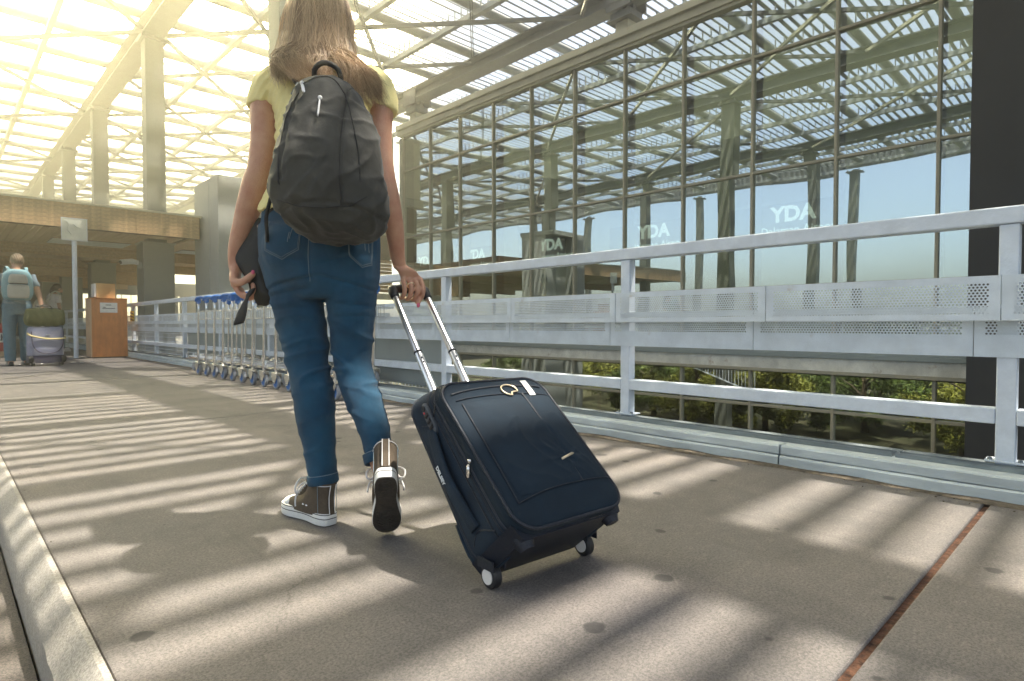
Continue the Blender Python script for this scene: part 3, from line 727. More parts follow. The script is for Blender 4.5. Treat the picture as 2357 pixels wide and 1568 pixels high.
for i in range(62):
    x = -4.1 + i*.132
    if 'a' not in bd:
        bd['a'] = MB().box((0, YW+.205, 2.56), (.118, 37.9, 2.60)).mesh('ceiling_plank'); bd['a'].materials.append(M['wood'])
    part('ceiling_plank', bd['a'], M['wood'], th, loc=(x, 0, 0))
for i in range(18):
    if 'b' not in bd:
        bd['b'] = MB().box((0, 15.05, 2.56), (.118, 37.9, 2.60)).mesh('ceiling_plank'); bd['b'].materials.append(M['wood'])
    part('ceiling_plank', bd['b'], M['wood'], th, loc=(4.22 + i*.132, 0, 0))
for y in (18.0, 21.8, 25.5, 29.2, 33.0):
    mb = MB()
    for k in range(3): mb.box((-4.0, y, 2.30 + .085*k), (6.6, y + .35, 2.38 + .085*k))
    part('drop_beam', mb, M['wood'], th)
for (x, y, sx, sy) in ((1.9, 16.6, 1.5, .9), (4.6, 17.0, 1.0, .7), (2.6, 23.6, 1.2, .8)):
    mb = MB().box((x, y, 2.545), (x+sx, y+sy, 2.555))
    part('ceiling_vent', mb, M['black'], th)
    v = MB()
    for k in range(6): v.box((x, y + sy*k/5 - .012, 2.53), (x+sx, y + sy*k/5 + .012, 2.543))
    part('vent_slat', v, M['rail'], th)
# wood clad link wall between tower and glass
lw_ = thing('link_wall', 'timber clad link building between the grey tower and the glass wall', 'wall')
part('lower_wall', MB().box((7.62, 16.0, -5), (10.15, 16.2, 1.0)), M['inner'], lw_)
for k in range(9):
    part('plank', MB().box((7.62, 15.95, 1.62 + .11*k), (10.2, 15.98, 1.72 + .11*k)), M['wood'], lw_)
part('ledge', MB().box((7.62, 15.8, 1.40), (10.2, 16.05, 1.58)), M['fascia'], lw_)
part('ledge', MB().box((7.62, 15.85, 1.12), (10.2, 16.05, 1.24)), M['fascia'], lw_)
part('upper_wall', MB().box((9.3, 16.0, 2.62), (10.2, 16.2, 4.55)), M['woodd'], lw_)
part('ledge', MB().box((9.25, 15.7, 4.3), (10.14, 15.99, 4.54)), M['fascia'], lw_)
part('ledge', MB().box((9.25, 15.8, 3.35), (10.14, 15.99, 3.5)), M['fascia'], lw_)
part('upper_wall', MB().box((9.35, 15.72, 4.56), (10.14, 16.2, 6.42)), M['fascia'], lw_)
# far end screen with bright openings
fs_ = thing('far_wall', 'dark end wall with bright openings at the far end of the canopy', 'wall')
def fx(px): 
    t = (px - 1178.5)/1380; c, s = math.cos(YAW), math.sin(YAW); return 38*(s + t*c)/(c - t*s)
gaps = [(99, 110), (136, 152), (185, 214), (261, 327), (390, 400), (414, 420)]
edges = [-6.0]
for a_, b_ in gaps: edges += [fx(a_), fx(b_)]
edges.append(14.0)
for i in range(0, len(edges), 2):
    part('pier', MB().box((edges[i], 38.2, -5), (edges[i+1], 38.5, 3.0)), M['darkw'], fs_)
for i in range(1, len(edges)-1, 2):
    part('lintel', MB().box((edges[i], 38.2, 2.27), (edges[i+1], 38.45, 3.0)), M['darkw'], fs_)
    part('sill', MB().box((edges[i], 38.2, -5), (edges[i+1], 38.45, .75)), M['darkw'], fs_)
    n_ = max(1, int((edges[i+1]-edges[i])/.35))
    for k in range(1, n_): 
        xx = edges[i] + (edges[i+1]-edges[i])*k/n_
        part('bar', MB().box((xx-.015, 38.25, .75), (xx+.015, 38.29, 2.27)), M['steel'], fs_)
struct('hall_floor', MB().box((2.98, 15.0, -.5), (10.2, 46, -.01)), M['deck'])

# security camera on the first pier
t = thing('security_camera', 'white security camera on a bracket at the first grey pier', 'camera', (3.335, 15.3, 2.0))
part('bracket', MB().box((-.08, -.03, -.12), (-.001, .03, .02)), M['tower'], t)
part('body', MB().tube([(-.08, 0, 0), (-.2, -.03, .02), (-.42, -.10, -.02)], [.05, .062, .058], 12), M['white'], t, sm=40)
part('lens', MB().cyl((-.42, -.10, -.02), (-.435, -.105, -.023), .04, 12), M['black'], t)
# hazard plate on railing
t = thing('hazard_plate', 'small black and yellow striped plate on the railing near the plywood box', 'sign', (2.78, 13.6, .80))
part('plate', MB().box((0, -.14, -.1), (.012, .14, .1)), M['haz'], t)
for k in range(3): part('stripe', MB().box((-.004, -.135, -.085 + .062*k), (-.001, .135, -.055 + .062*k), T=lambda v: Vector((v.x, v.y, v.z + v.y*.12))), M['black'], t)

# trees beyond the road, standing on the lower ground
def leaf_crown(n, rx, rz, seed):
    g = np.random.default_rng(seed); mb = MB(); cl = []
    for k in range(34):
        d = g.normal(size=3); d /= np.linalg.norm(d); r_ = g.uniform(.35, 1.0)
        cl.append((d[0]*rx*r_, d[1]*rx*r_, d[2]*rz*r_*.9, g.uniform(.35, .75)))
    vs, fs = [], []
    for i in range(n):
        c = cl[g.integers(len(cl))]; p = np.array(c[:3]) + g.normal(size=3)*c[3]*.42*np.array([1, 1, .8])
        a = g.normal(size=3); a /= np.linalg.norm(a); a[2] -= .5; a /= np.linalg.norm(a)
        b = np.cross(a, g.normal(size=3)); b /= np.linalg.norm(b)
        l = g.uniform(.09, .17); w = l*.26
        o = len(vs); vs += [p - a*l, p + b*w, p + a*l, p - b*w]; fs.append((o, o+1, o+2, o+3))
    mb.add(vs, fs); return mb
crowns = []
for k in range(3):
    me = leaf_crown(11000, 2.6, 2.2, 40+k).mesh('crown'); me.materials.append(M['leafa'] if k != 1 else M['leafb']); crowns.append(me)
trk = MB()
trk.tube(spline([(0,0,0), (.05,.02,1.1), (-.05,.06,2.4), (.05,0,3.6)], 8), [.17,.16,.15,.13,.11,.09,.07,.04], 9)
for k in range(6):
    a_ = k*1.05; trk.tube(spline([(0,.02,1.4+.3*k), (.6*math.cos(a_), .6*math.sin(a_), 2.1+.3*k), (1.4*math.cos(a_), 1.4*math.sin(a_), 2.6+.3*k)], 5), [.07,.055,.04,.03,.015], 6)
trk_me = trk.mesh('trunk'); smooth(trk_me); trk_me.materials.append(M['bark'])
spots = [(-11.5, 5), (-13, 9.5), (-11, 13.5), (-14.5, 17), (-12, 21), (-15, 25.5), (-12.5, 29.5), (-17, 13), (-18, 20), (-16, 6), (-13.5, 34), (-19, 28), (-11.2, 17.6), (-16.5, 9.8), (-20, 34), (-22, 24), (-24, 15)]
for i, (x, y) in enumerate(spots):
    t = thing('tree', 'leafy tree below the road mirrored in the lower glass', 'tree', (x, y, -5), random.uniform(0, 6), 'trees mirrored in the lower glass')
    s_ = random.uniform(.92, 1.15)
    o = part('trunk', trk_me, M['bark'], t); o.scale = (s_, s_, s_*.9)
    o = part('crown', crowns[i % 3], M['leafa'], t, loc=(0, 0, 2.15)); o.scale = (s_*1.1, s_*1.1, s_*.95)

# ================================================================== TROLLEYS
def trolley():
    t = thing('luggage_trolley', '', 'trolley', (0,0,0), 0, 'nested luggage trolleys along the railing')
    W = .1825; up = .096
    for sx in (-1, 1):
        dz = 0 if sx < 0 else up
        part('upright', MB().tube(spline([(sx*W, .02, .15+dz), (sx*W, 0, .45), (sx*W, -.03, .93)], 8), .0145, 12), M['chrome'], t, sm=True)
        fk = MB(); pr = [(-.045, .155), (.05, .165), (.06, .125), (.03, .085), (.018, .055), (-.012, .055), (-.035, .09), (-.055, .12)]
        for o in (-.03, .026): fk.prism([(p[0], p[1]+dz) for p in pr], 'x', sx*W+o, sx*W+o+.004)
        fk.box((sx*W-.026, -.045, .148+dz), (sx*W+.026, .05, .156+dz))
        part('fork', fk, M['zinc'], t, bev=.002)
        wc = (sx*W, .0, .068+dz)
        prof = [(-.017, .05), (-.017, .062), (-.012, .068), (.012, .068), (.017, .062), (.017, .05)]
        wh = part('wheel', MB().loft([[(wc[0]+x_, wc[1]+r_*math.cos(2*PI*j/24), wc[2]+r_*math.sin(2*PI*j/24)) for j in range(24)] for x_, r_ in prof + [prof[0]]], caps=False), M['tyre'], t, sm=40)
        part('rim', MB().cyl((wc[0]-.013, wc[1], wc[2]), (wc[0]+.013, wc[1], wc[2]), .0505, 20), M['blue'], wh)
        part('axle', MB().cyl((wc[0]-.036, wc[1], wc[2]), (wc[0]+.034, wc[1], wc[2]), .009, 10), M['chrome'], wh)
    part('handle', MB().tube(spline([(-W-.03, -.02, .925), (-W-.02, -.035, .965), (-W+.05, -.07, .972), (W-.05, -.07, .972), (W+.02, -.035, .965), (W+.03, -.02, .925)], 16), .017, 10).box((-W-.02, -.05, .90), (-W+.02, .0, .955)).box((W-.02, -.05, .90), (W+.02, .0, .955)), M['blue'], t, sm=40)
    bk = MB()
    for z in (.70, .80): bk.tube([(-W, -.01, z), (-W+.01, -.20, z), (W-.01, -.20, z), (W, -.01, z)], .004, 6)
    for k in range(7): bk.cyl((-W+.02+k*(2*W-.04)/6, -.20, .70), (-W+.02+k*(2*W-.04)/6, -.20, .80), .003, 6)
    for k in range(3): bk.cyl((-W, -.05-.06*k, .70), (-W, -.05-.06*k, .80), .003, 6).cyl((W, -.05-.06*k, .70), (W, -.05-.06*k, .80), .003, 6)
    part('basket', bk, M['chrome'], t)
    fr = MB()
    for sx in (-1, 1): fr.tube(spline([(sx*W, .02, .20 if sx < 0 else .26), (sx*W*.9, .25, .20), (sx*W*.45, .85, .17)], 8), .012, 8)
    for k in range(4): fr.cyl((-W*(.95-.12*k), .1+.2*k, .205), (W*(.95-.12*k), .1+.2*k, .205), .008, 6)
    fr.tube([(-W*.45, .85, .17), (-W*.4, .88, .24), (W*.4, .88, .24), (W*.45, .85, .17)], .010, 6)
    part('frame', fr, M['chrome'], t, sm=40)
    fw = part('wheel', MB().tube([(-.016, .80, .055), (.016, .80, .055)], .055, 18), M['tyre'], t, sm=40)
    return t
tr0 = trolley()
TN = 13
for i in range(TN):
    o = tr0 if i == 0 else copy_tree(tr0)
    o.location = (2.585, 4.62 + .30*i, 0); o.rotation_euler = (0, 0, random.gauss(0, .012))
    if i == 0: lb = 'nearest luggage trolley, seen on both sides of the woman\'s right leg'
    elif i == TN-1: lb = 'farthest luggage trolley, leftmost in the nested row'
    elif i == TN-2: lb = 'second farthest luggage trolley in the nested row'
    elif i == TN-3: lb = 'third farthest luggage trolley in the nested row'
    elif 0 < i <= 3: lb = ['', 'second luggage trolley from the near end, behind the woman\'s right thigh', 'third luggage trolley from the near end, behind the woman\'s left leg', 'luggage trolley just hidden by the left edge of the woman\'s left leg'][i]
    else: lb = '%s luggage trolley from the far left end of the nested row' % ['','','','fourth','fifth','sixth','seventh','eighth','ninth','tenth'][TN-1-i]
    o['label'] = lb

# ================================================================== FAR LEFT OBJECTS
t = thing('sign_post', 'slim pale pole with a square sign plate beside the plywood box', 'sign', (1.90, 13.75, 0))
part('pole', MB().cyl((0, 0, .012), (0, 0, 2.22), .04, 14), M['rail'], t, sm=40)
part('base_plate', MB().cyl((0, 0, 0), (0, 0, .012), .11, 16), M['chan'], t)
pl_ = part('plate', MB().box((-.19, -.05, 2.2), (.19, -.03, 2.6)), M['signw'], t, bev=.006)
part('frame', MB().box((-.20, -.055, 2.19), (.20, -.045, 2.20)).box((-.20, -.055, 2.60), (.20, -.045, 2.61)).box((-.20, -.055, 2.2005), (-.19, -.045, 2.5995)).box((.19, -.055, 2.2005), (.20, -.045, 2.5995)), M['rail'], pl_)
part('pictogram', MB().tube(spline([(-.16, -.052, 2.57), (-.09, -.052, 2.50), (-.10, -.052, 2.38), (-.05, -.052, 2.30), (-.09, -.052, 2.24)], 12), [.006,.012,.018,.02,.014,.012,.018,.022,.02,.014,.01,.005], 8, flat=.1).tube(spline([(-.02, -.052, 2.50), (.04, -.052, 2.44), (.12, -.052, 2.42)], 8), [.006,.02,.03,.034,.03,.02,.012,.004], 8, flat=.1), mat('pale_print', (.66, .70, .66), .6), pl_)
t = thing('plywood_box', 'orange plywood cabinet with a taped paper notice', 'box', (2.12, 13.55, 0))
part('front_panel', MB().box((0, 0, .02), (.55, .02, 1.12)), M['ply'], t, bev=.004)
part('side_panel', MB().box((-.02, .0, .02), (-.001, .5, 1.12)), M['plyl'], t); part('side_panel', MB().box((.551, .0, .02), (.57, .5, 1.12)), M['ply'], t)
part('back_panel', MB().box((0, .48, .02), (.55, .5, 1.12)), M['ply'], t); part('top', MB().box((-.025, -.005, 1.121), (.575, .505, 1.14)), M['ply'], t)
part('plinth', MB().box((.01, .022, 0), (.54, .47, .019)), M['black'], t)
nt = part('notice', MB().box((.13, -.004, .86), (.41, -.001, 1.05)), M['paper'], t)
for zz, xx0, xx1 in ((1.0, .22, .31), (.935, .17, .37), (.955, .18, .22)): part('writing', MB().box((xx0, -.006, zz), (xx1, -.0045, zz+.012)), M['ink'], nt)
t = thing('cardboard_box', 'small cardboard box on top of the plywood cabinet', 'box', (2.21, 13.65, 1.14))
part('carton', MB().box((0, 0, 0), (.31, .3, .28)), M['card'], t, bev=.006); part('flap', MB().box((-.03, .0, .02), (-.002, .3, .27)), M['paper'], t)
# metal studs across the pavement
st = MB().sphere((0, 0, 0), (.035, .035, .012), 12, 6).mesh('floor_stud'); st.materials.append(M['silver']); smooth(st)
for i in range(10):
    o = part('floor_stud', st, M['silver'], loc=(.66 + .14*i, 12.05 + .12*i*.2, 0.004))
    tag(o, 'round metal stud in the line across the pavement by the man', 'stud', 'metal studs across the pavement')

# ---------------- background people
def blob_person(name, label, loc, rz, k):
    t = thing(name, label, 'person', loc, rz); h = k['h']; q = h/1.75
    b = MB()
    # legs, torso, neck, head, arms: one fused skin
    def L(pts, rad): b.tube(spline([Vector(p)*q for p in pts], 10), list(np.interp(np.linspace(0, 1, 10), np.linspace(0, 1, len(rad)), [r_*q for r_ in rad])), 14)
    for sx in (-1, 1):
        ft = k['foot'][0 if sx < 0 else 1]
        L([(sx*.09, 0, .92), (sx*.10+ft[0]*.4, ft[1]*.45+.02, .50), (sx*.10+ft[0], ft[1], .09)], [.085, .058, .045])
        L([(sx*.10+ft[0], ft[1]-.05, .05), (sx*.10+ft[0]*1.1, ft[1]+.17, .035)], [.04, .03])
    slices(b, [(0, 0, z*q, a*q, d*q) for z, a, d in ((.82,.13,.10),(.92,.17,.115),(1.05,.15,.10),(1.2,.16,.11),(1.35,.185,.11),(1.44,.15,.085),(1.49,.06,.06))])
    b.tube([(0, 0, 1.44*q), (0, .02*q, 1.56*q)], .055*q, 12)
    hd = k.get('head', (0, .02, 1.645)); hx, hy, hz = [v*q for v in hd]
    b.sphere((hx, hy, hz), (.078*q, .096*q, .118*q), 16, 10)
    b.sphere((hx, hy+.085*q, hz-.055*q), (.05*q, .03*q, .05*q), 10, 6); b.sphere((hx, hy+.1*q, hz-.015*q), (.012*q, .022*q, .022*q), 8, 6)
    for sx in (-1, 1): b.sphere((hx+sx*.08*q, hy, hz-.01*q), (.012*q, .022*q, .032*q), 8, 6)
    for sx, am in zip((-1, 1), k['arms']):
        L([(sx*.18, 0, 1.41)] + list(am), [.055, .043, .034, .028])
        e = Vector(am[-1]); d = (Vector(am[-1]) - Vector(am[-2])).normalized()
        L([e, e + d*.09], [.034, .030])
        for f_ in range(4): L([e + d*.07 + Vector((0, (f_-1.5)*.018, 0)), e + d*.12 + Vector((-sx*.01, (f_-1.5)*.019, 0)), e + d*.15 + Vector((-sx*.035, (f_-1.5)*.018, 0))], [.010, .0095, .008])
        L([e + d*.02 + Vector((0, .02, 0)), e + d*.07 + Vector((-sx*.01, .05, 0))], [.012, .010])
    part('body', fuse(b, .0085, 3), k['skin'], t)
    tr = MB()
    def LT(pts, rad): tr.tube(spline([Vector(p)*q for p in pts], 12), list(np.interp(np.linspace(0, 1, 12), np.linspace(0, 1, len(rad)), [r_*q for r_ in rad])), 14)
    for sx in (-1, 1):
        ft = k['foot'][0 if sx < 0 else 1]
        LT([(sx*.085, 0, .95), (sx*.10+ft[0]*.4, ft[1]*.45+.02, .50), (sx*.10+ft[0], ft[1], .075)], [.108, .082, .070])
    slices(tr, [(0, 0, z*q, a*q, d*q) for z, a, d in ((.80,.13,.11),(.9,.185,.13),(1.0,.175,.12),(1.06,.165,.113))])
    me = fuse(tr, .009, 2)
    displace(me, lambda c: .004*np.array([mnoise.noise(Vector((p[0]*14, p[1]*14, p[2]*30))) for p in c]))
    part('trousers', me, k['trousers'], t)
    sh = MB()
    slices(sh, [(0, 0, z*q, a*q, d*q) for z, a, d in ((.96,.178,.128),(1.05,.168,.118),(1.2,.175,.126),(1.35,.20,.124),(1.43,.165,.098),(1.475,.075,.075))])
    for sx, am in zip((-1, 1), k['arms']):
        a0 = Vector((sx*.17, 0, 1.415)); a1 = Vector(am[0]); sh.tube([a0*q, (a0*.35+a1*.65)*q], [.068*q, .066*q], 14)
    me = fuse(sh, .009, 3); displace(me, lambda c: .004*np.sin(c[:, 2]*45 + c[:, 0]*30))
    part('t_shirt', me, k['shirt'], t)
    for sx in (-1, 1):
        ft = k['foot'][0 if sx < 0 else 1]; f = MB()
        f.loft([ring(((sx*.10+ft[0])*q, (ft[1]+.055)*q, z), .047*s1, .135*s1, 18, 0, 2.4) for z, s1 in ((.0, 1), (.025, 1.02), (.03, .95), (.06, .85), (.085, .6))])
        part('shoe', f, k['shoe'], t, sm=50)
    hr = MB()
    if k['hair'] == 'short':
        hr.sphere((hx, hy-.012*q, hz+.022*q), (.084*q, .098*q, .108*q), 18, 12); 
    else:
        hr.sphere((hx, hy-.014*q, hz+.018*q), (.088*q, .102*q, .112*q), 18, 12)
        hr.tube(spline([(hx, hy-.06*q, hz+.02*q), (hx, hy-.10*q, hz-.08*q), (hx+.01, hy-.10*q, hz-.20*q)], 7), [.07*q,.075*q,.075*q,.07*q,.06*q,.045*q,.02*q], 12)
    me = fuse(hr, .007, 1); displace(me, lambda c: .004*np.sin(c[:, 0]*240+c[:, 2]*60))
    part('hair', me, k['hairm'], t)
    return t
man = blob_person('person', 'man in grey blue t-shirt and jeans walking away with wheeled luggage', (.92, 11.99, 0), R(6), dict(h=1.73, skin=M['skin2'], trousers=M['jean2'], shirt=M['tshirt'],
    shoe=M['black'], hair='short', hairm=M['hairg'], foot=((0, -.04), (.02, .10)), head=(.02, .045, 1.63), arms=([(-.25, .0, 1.14), (-.27, .04, .86)], [(.26, -.05, 1.14), (.29, -.12, .87)])))
t = thing('backpack', 'blue grey backpack on the man\'s back', 'backpack', (.92, 11.99, 0), R(6))
bk = MB(); slices(bk, [(-.03, -.22, z, a, d) for z, a, d in ((1.0,.12,.05),(1.03,.165,.10),(1.12,.19,.115),(1.3,.185,.11),(1.42,.15,.085),(1.47,.09,.05))], e=2.8)
part('main_bag', fuse(bk, .01, 3), M['bpblue'], t)
bk = MB(); slices(bk, [(-.04, -.33, z, a, d) for z, a, d in ((1.03,.10,.02),(1.06,.13,.035),(1.2,.13,.035),(1.235,.11,.02))], e=3); part('front_pocket', fuse(bk, .008, 2), M['bpgrey'], t)
bk = MB(); slices(bk, [(-.04, -.325, z, a, d) for z, a, d in ((1.255,.11,.02),(1.28,.12,.03),(1.36,.105,.03),(1.39,.08,.015))], e=3); part('top_pocket', fuse(bk, .008, 2), M['bpgrey'], t)
part('zipper', MB().tube(spline([(-.15, -.362, 1.245), (-.04, -.372, 1.247), (.07, -.362, 1.245)], 6), .007, 6), M['packd'], t)
for sx in (-1, 1): part('strap', MB().tube(spline([(sx*.10, -.13, 1.42), (sx*.115, -.03, 1.515), (sx*.12, .10, 1.46), (sx*.13, .12, 1.25)], 9), .022, 8, flat=.4), M['bpblue'], t)
def small_case(loc, rz):
    t = thing('suitcase', 'lavender grey soft suitcase with dark base pulled by the man', 'suitcase', loc, rz)
    b = MB(); rings = []
    for z, s1, d in ((.05,.9,.10),(.08,1,.125),(.3,1,.13),(.52,.98,.125),(.58,.93,.11),(.60,.82,.08)): rings.append(ring((0, 0, z), .225*s1, d, 32, 0, 4))
    b.loft(rings); bo = part('body', b, M['lav'], t, sm=50)
    part('pocket_piping', MB().tube(spline([(-.20, -.132, .53), (-.19, -.140, .33), (-.12, -.142, .22), (0, -.142, .19), (.12, -.142, .22), (.19, -.140, .33), (.20, -.132, .53)], 24), .007, 6), M['lavd'], bo)
    part('base_trim', MB().loft([ring((0, 0, .045), .205, .105, 32, 0, 4), ring((0, 0, .05), .226, .128, 32, 0, 4), ring((0, 0, .16), .229, .133, 32, 0, 4)]), M['lavd'], t, sm=50)
    part('badge', MB().box((-.03, -.139, .47), (.03, -.13, .48)), M['silver'], t)
    for sx in (-1, 1):
        part('wheel', MB().cyl((sx*.18-.02, -.09, .034), (sx*.18+.02, -.09, .034), .034, 14), M['black'], t, sm=40)
        part('corner_guard', MB().sphere((sx*.205, -.115, .10), (.035, .028, .06), 10, 6), M['packd'], t, sm=True)
        part('handle_tube', MB().cyl((sx*.08, .11, .55), (sx*.08, .11, .92), .009, 8), M['chrome'], t)
    part('grip', MB().tube([(-.09, .11, .92), (.09, .11, .92)], .016, 10), M['black'], t)
    part('strap', MB().tube(spline([(-.232, -.06, .50), (-.20, -.142, .46), (0, -.15, .415), (.20, -.142, .42), (.232, -.06, .44)], 16), .016, 6, flat=.9), M['strapy'], t)
    return t
small_case((1.23, 11.72, 0), R(8))
t = thing('duffel_bag', 'olive green duffel bag lying on the lavender suitcase', 'bag', (1.23, 11.72, .60), R(8))
b = MB(); b.loft([[(x, a*math.cos(2*PI*j/24), .145 + c*math.sin(2*PI*j/24)) for j in range(24)] for x, a, c in ((-.25,.05,.06),(-.235,.11,.12),(-.15,.13,.142),(0,.135,.145),(.15,.13,.14),(.235,.11,.12),(.25,.05,.06))])
me = fuse(b, .01, 2); displace(me, lambda c: .006*np.sin(c[:, 0]*55+c[:, 2]*25)); part('body', me, M['olive'], t)
part('handle', MB().tube(spline([(-.08, -.06, .27), (-.05, -.04, .33), (.05, -.04, .33), (.08, -.06, .27)], 9), .010, 6), M['packd'], t)
part('zipper', MB().tube(spline([(-.2, -.02, .276), (0, -.02, .289), (.2, -.02, .276)], 8), .006, 6), M['packd'], t)
woman2 = blob_person('person', 'dark haired woman in white top and jeans standing beyond the sign pole', (2.02, 17.6, 0), R(-70), dict(h=1.62, skin=M['skin2'], trousers=M['jean2'], shirt=M['wshirt'],
    shoe=M['wshirt'], hair='long', hairm=M['hairb'], foot=((0, -.05), (0, .12)), head=(0, .09, 1.60), arms=([(-.2, .03, 1.14), (-.17, .15, .90)], [(.21, .02, 1.13), (.19, .10, .86)])))
t = thing('backpack', 'cream rounded backpack behind the dark haired woman', 'backpack', (2.02, 17.6, 0), R(-70))
b = MB(); slices(b, [(0, -.27, z, a, d) for z, a, d in ((.82,.08,.06),(.86,.14,.12),(1.0,.16,.15),(1.15,.13,.11),(1.22,.06,.05))]); part('main_bag', fuse(b, .01, 3), M['bpgrey'], t)
for sx in (-1, 1): part('strap', MB().tube(spline([(sx*.08, -.18, 1.16), (sx*.10, -.06, 1.40), (sx*.10, .08, 1.36), (sx*.11, .12, 1.12)], 8), .016, 6, flat=.4), M['bpgrey'], t)
t = thing('carton', 'red and white carton at the far left edge beyond the man', 'box', (.72, 15.6, 0), R(4))
part('carton_body', MB().box((-.55, 0, .10), (.36, .4, .66)), M['redc'], t, bev=.01)
part('white_band', MB().box((-.551, -.004, .28), (.361, -.001, .47)), M['paper'], t)
o = part('lettering', text_mesh('oth', .17, .002, .002), M['ink'], t, loc=(.18, -.007, .37)); o.rotation_euler = (PI/2, 0, 0)
part('pallet', MB().box((-.56, -.01, 0), (.37, .41, .098)), M['plyl'], t)
# ================================================================== THE SUITCASE SHE PULLS
from mathutils.bvhtree import BVHTree
TH = R(48)
Uv = Vector((0, math.cos(TH), math.sin(TH))); Nv = Vector((0, -math.sin(TH), math.cos(TH))); Av = Vector((1, 0, 0)); OO = Vector((0, 0, .031))
def sp(a, u, n): return OO + Av*a + Uv*u + Nv*n
sc_ = thing('suitcase', 'navy blue soft cabin suitcase tilted on two wheels by its pulled out handle', 'suitcase', (1.109, 1.046, 0), R(-4.1))
SW, U0 = .182, .012
def u1(v): return .535 - .062*max(0, min(v, 1))**1.4
def thick(u): return .228 - (.065)*(u - .02)/.48
def nof(u, v): return -.028 + v*thick(u)
def rrect(w, a0, a1, r, n=10):
    pts = []
    for cx, cy, s0 in ((w-r, a1-r, 0), (-w+r, a1-r, 1), (-w+r, a0+r, 2), (w-r, a0+r, 3)):
        for k in range(n+1):
            t = PI/2*(s0 + k/n); pts.append((cx + r*math.cos(t), cy + r*math.sin(t)))
    out = []
    for i, p in enumerate(pts):      # add points along straight runs
        out.append(p); q = pts[(i+1) % len(pts)]; d = math.hypot(q[0]-p[0], q[1]-p[1])
        if i % (n+1) == n:
            for k in range(1, 8): out.append((p[0]+(q[0]-p[0])*k/8, p[1]+(q[1]-p[1])*k/8))
    return out
def case_ring(v, inset, r=.062):
    return [sp(a, u, nof(u, v)) for a, u in rrect(SW - inset, U0 + inset, u1(v) - inset, max(r - inset, .012))]
b = MB(); b.loft([case_ring(v, i) for v, i in ((0,.03),(.006,.012),(.03,.003),(.07,0),(.30,-.002),(.55,0),(.600,0),(.606,.004),(.622,.004),(.628,0),(.690,0),(.696,.005),(.715,.005),(.72,.001),(.765,.002),(.77,.010))])
body = part('shell', b, M['navy'], sc_, sm=45)
b = MB(); rs = [case_ring(v, i) for v, i in ((.771,.010),(.778,.002),(.80,-.001),(.93,0),(.97,.005),(.99,.013),(1.005,.030),(1.025,.06),(1.038,.10),(1.042,.14))]
b.loft(rs)
me = b.mesh('front_panel')
front = part('front_panel', me, M['navys'], sc_, sm=50)
def fdist(a, u): return min(SW-abs(a), u-U0, u1(1)-u)
def fp_(a, u, h=.0): return sp(a, u, nof(u, float(np.interp(fdist(a, u), [.005,.013,.03,.06,.10,.14], [.97,.99,1.005,1.025,1.038,1.042]))) + h)
for v, i, r, nm in ((.785, .0005, .0042, 'piping'), (.968, .003, .0042, 'piping')):
    pts = case_ring(v, i); part(nm, MB().tube(pts + [pts[0]], r, 8, caps=False), M['navyt'], sc_, sm=True)
for v in (.60, .705): 
    pts = case_ring(v, .0015); part('zipper', MB().tube(pts + [pts[0]], .0022, 6, caps=False), M['navyt'], sc_)
pts = case_ring(.11, .0005); part('piping', MB().tube(pts + [pts[0]], .003, 6, caps=False), M['navyt'], sc_)
def seam(nm, pts, r=.0020, m='navyt', n=24): return part(nm, MB().tube([fp_(p.x, p.y, .0022) for p in spline([(q[0], q[1], 0) for q in pts], n)], r, 6, flat=.7), M[m], sc_)
# soft pocket panel on the front, puckered towards the little pull
pg = MB(); NN = 64; vs = []; fs = []
for i in range(NN + 1):
    for j in range(NN + 1):
        a = -.138 + .298*i/NN; u = .098 + .298*j/NN; e = min(i, NN-i, j, NN-j)/NN
        ang = math.atan2(u - .175, a - .07); dd = math.hypot(u - .175, a - .07)
        rad = max(0, 1 - abs(mnoise.noise(Vector((ang*1.7, dd*3, 3.3))))*3.2)**1.5*math.exp(-(dd/.085)**2)
        q = max(0, 1 - abs(mnoise.noise(Vector((a*16 + 3*mnoise.noise(Vector((u*6, 1, 2))), u*7, 8.1))))*3)**2
        h = .0012 + min(1, e*14)*(.0022 + .0045*rad + .0030*q*(u < .33) + .004*mnoise.noise(Vector((a*11, u*9, 4.4))))
        if abs(a - .073) < .006: h -= .002
        vs.append(fp_(a, u, max(h, .0008)))
for i in range(NN):
    for j in range(NN): fs.append((i*(NN+1)+j, i*(NN+1)+j+1, (i+1)*(NN+1)+j+1, (i+1)*(NN+1)+j))
part('front_pocket', pg.add(vs, fs), M['navys'], sc_, sm=True)
seam('seam', [(-.152,.405),(-.05,.412),(.06,.408),(.165,.395)], .0015)
seam('seam', [(-.140,.392),(-.143,.24),(-.150,.085)])
seam('seam', [(.072,.408),(.073,.25),(.068,.10)], .0028)
seam('seam', [(-.152,.082),(-.05,.098),(.06,.100),(.170,.095)])
part('upper_zipper', MB().tube([fp_(a, .444 - .02*(a/.17)**2, .001) for a in np.linspace(-.155, .155, 30)], .0028, 6), M['navyt'], sc_)
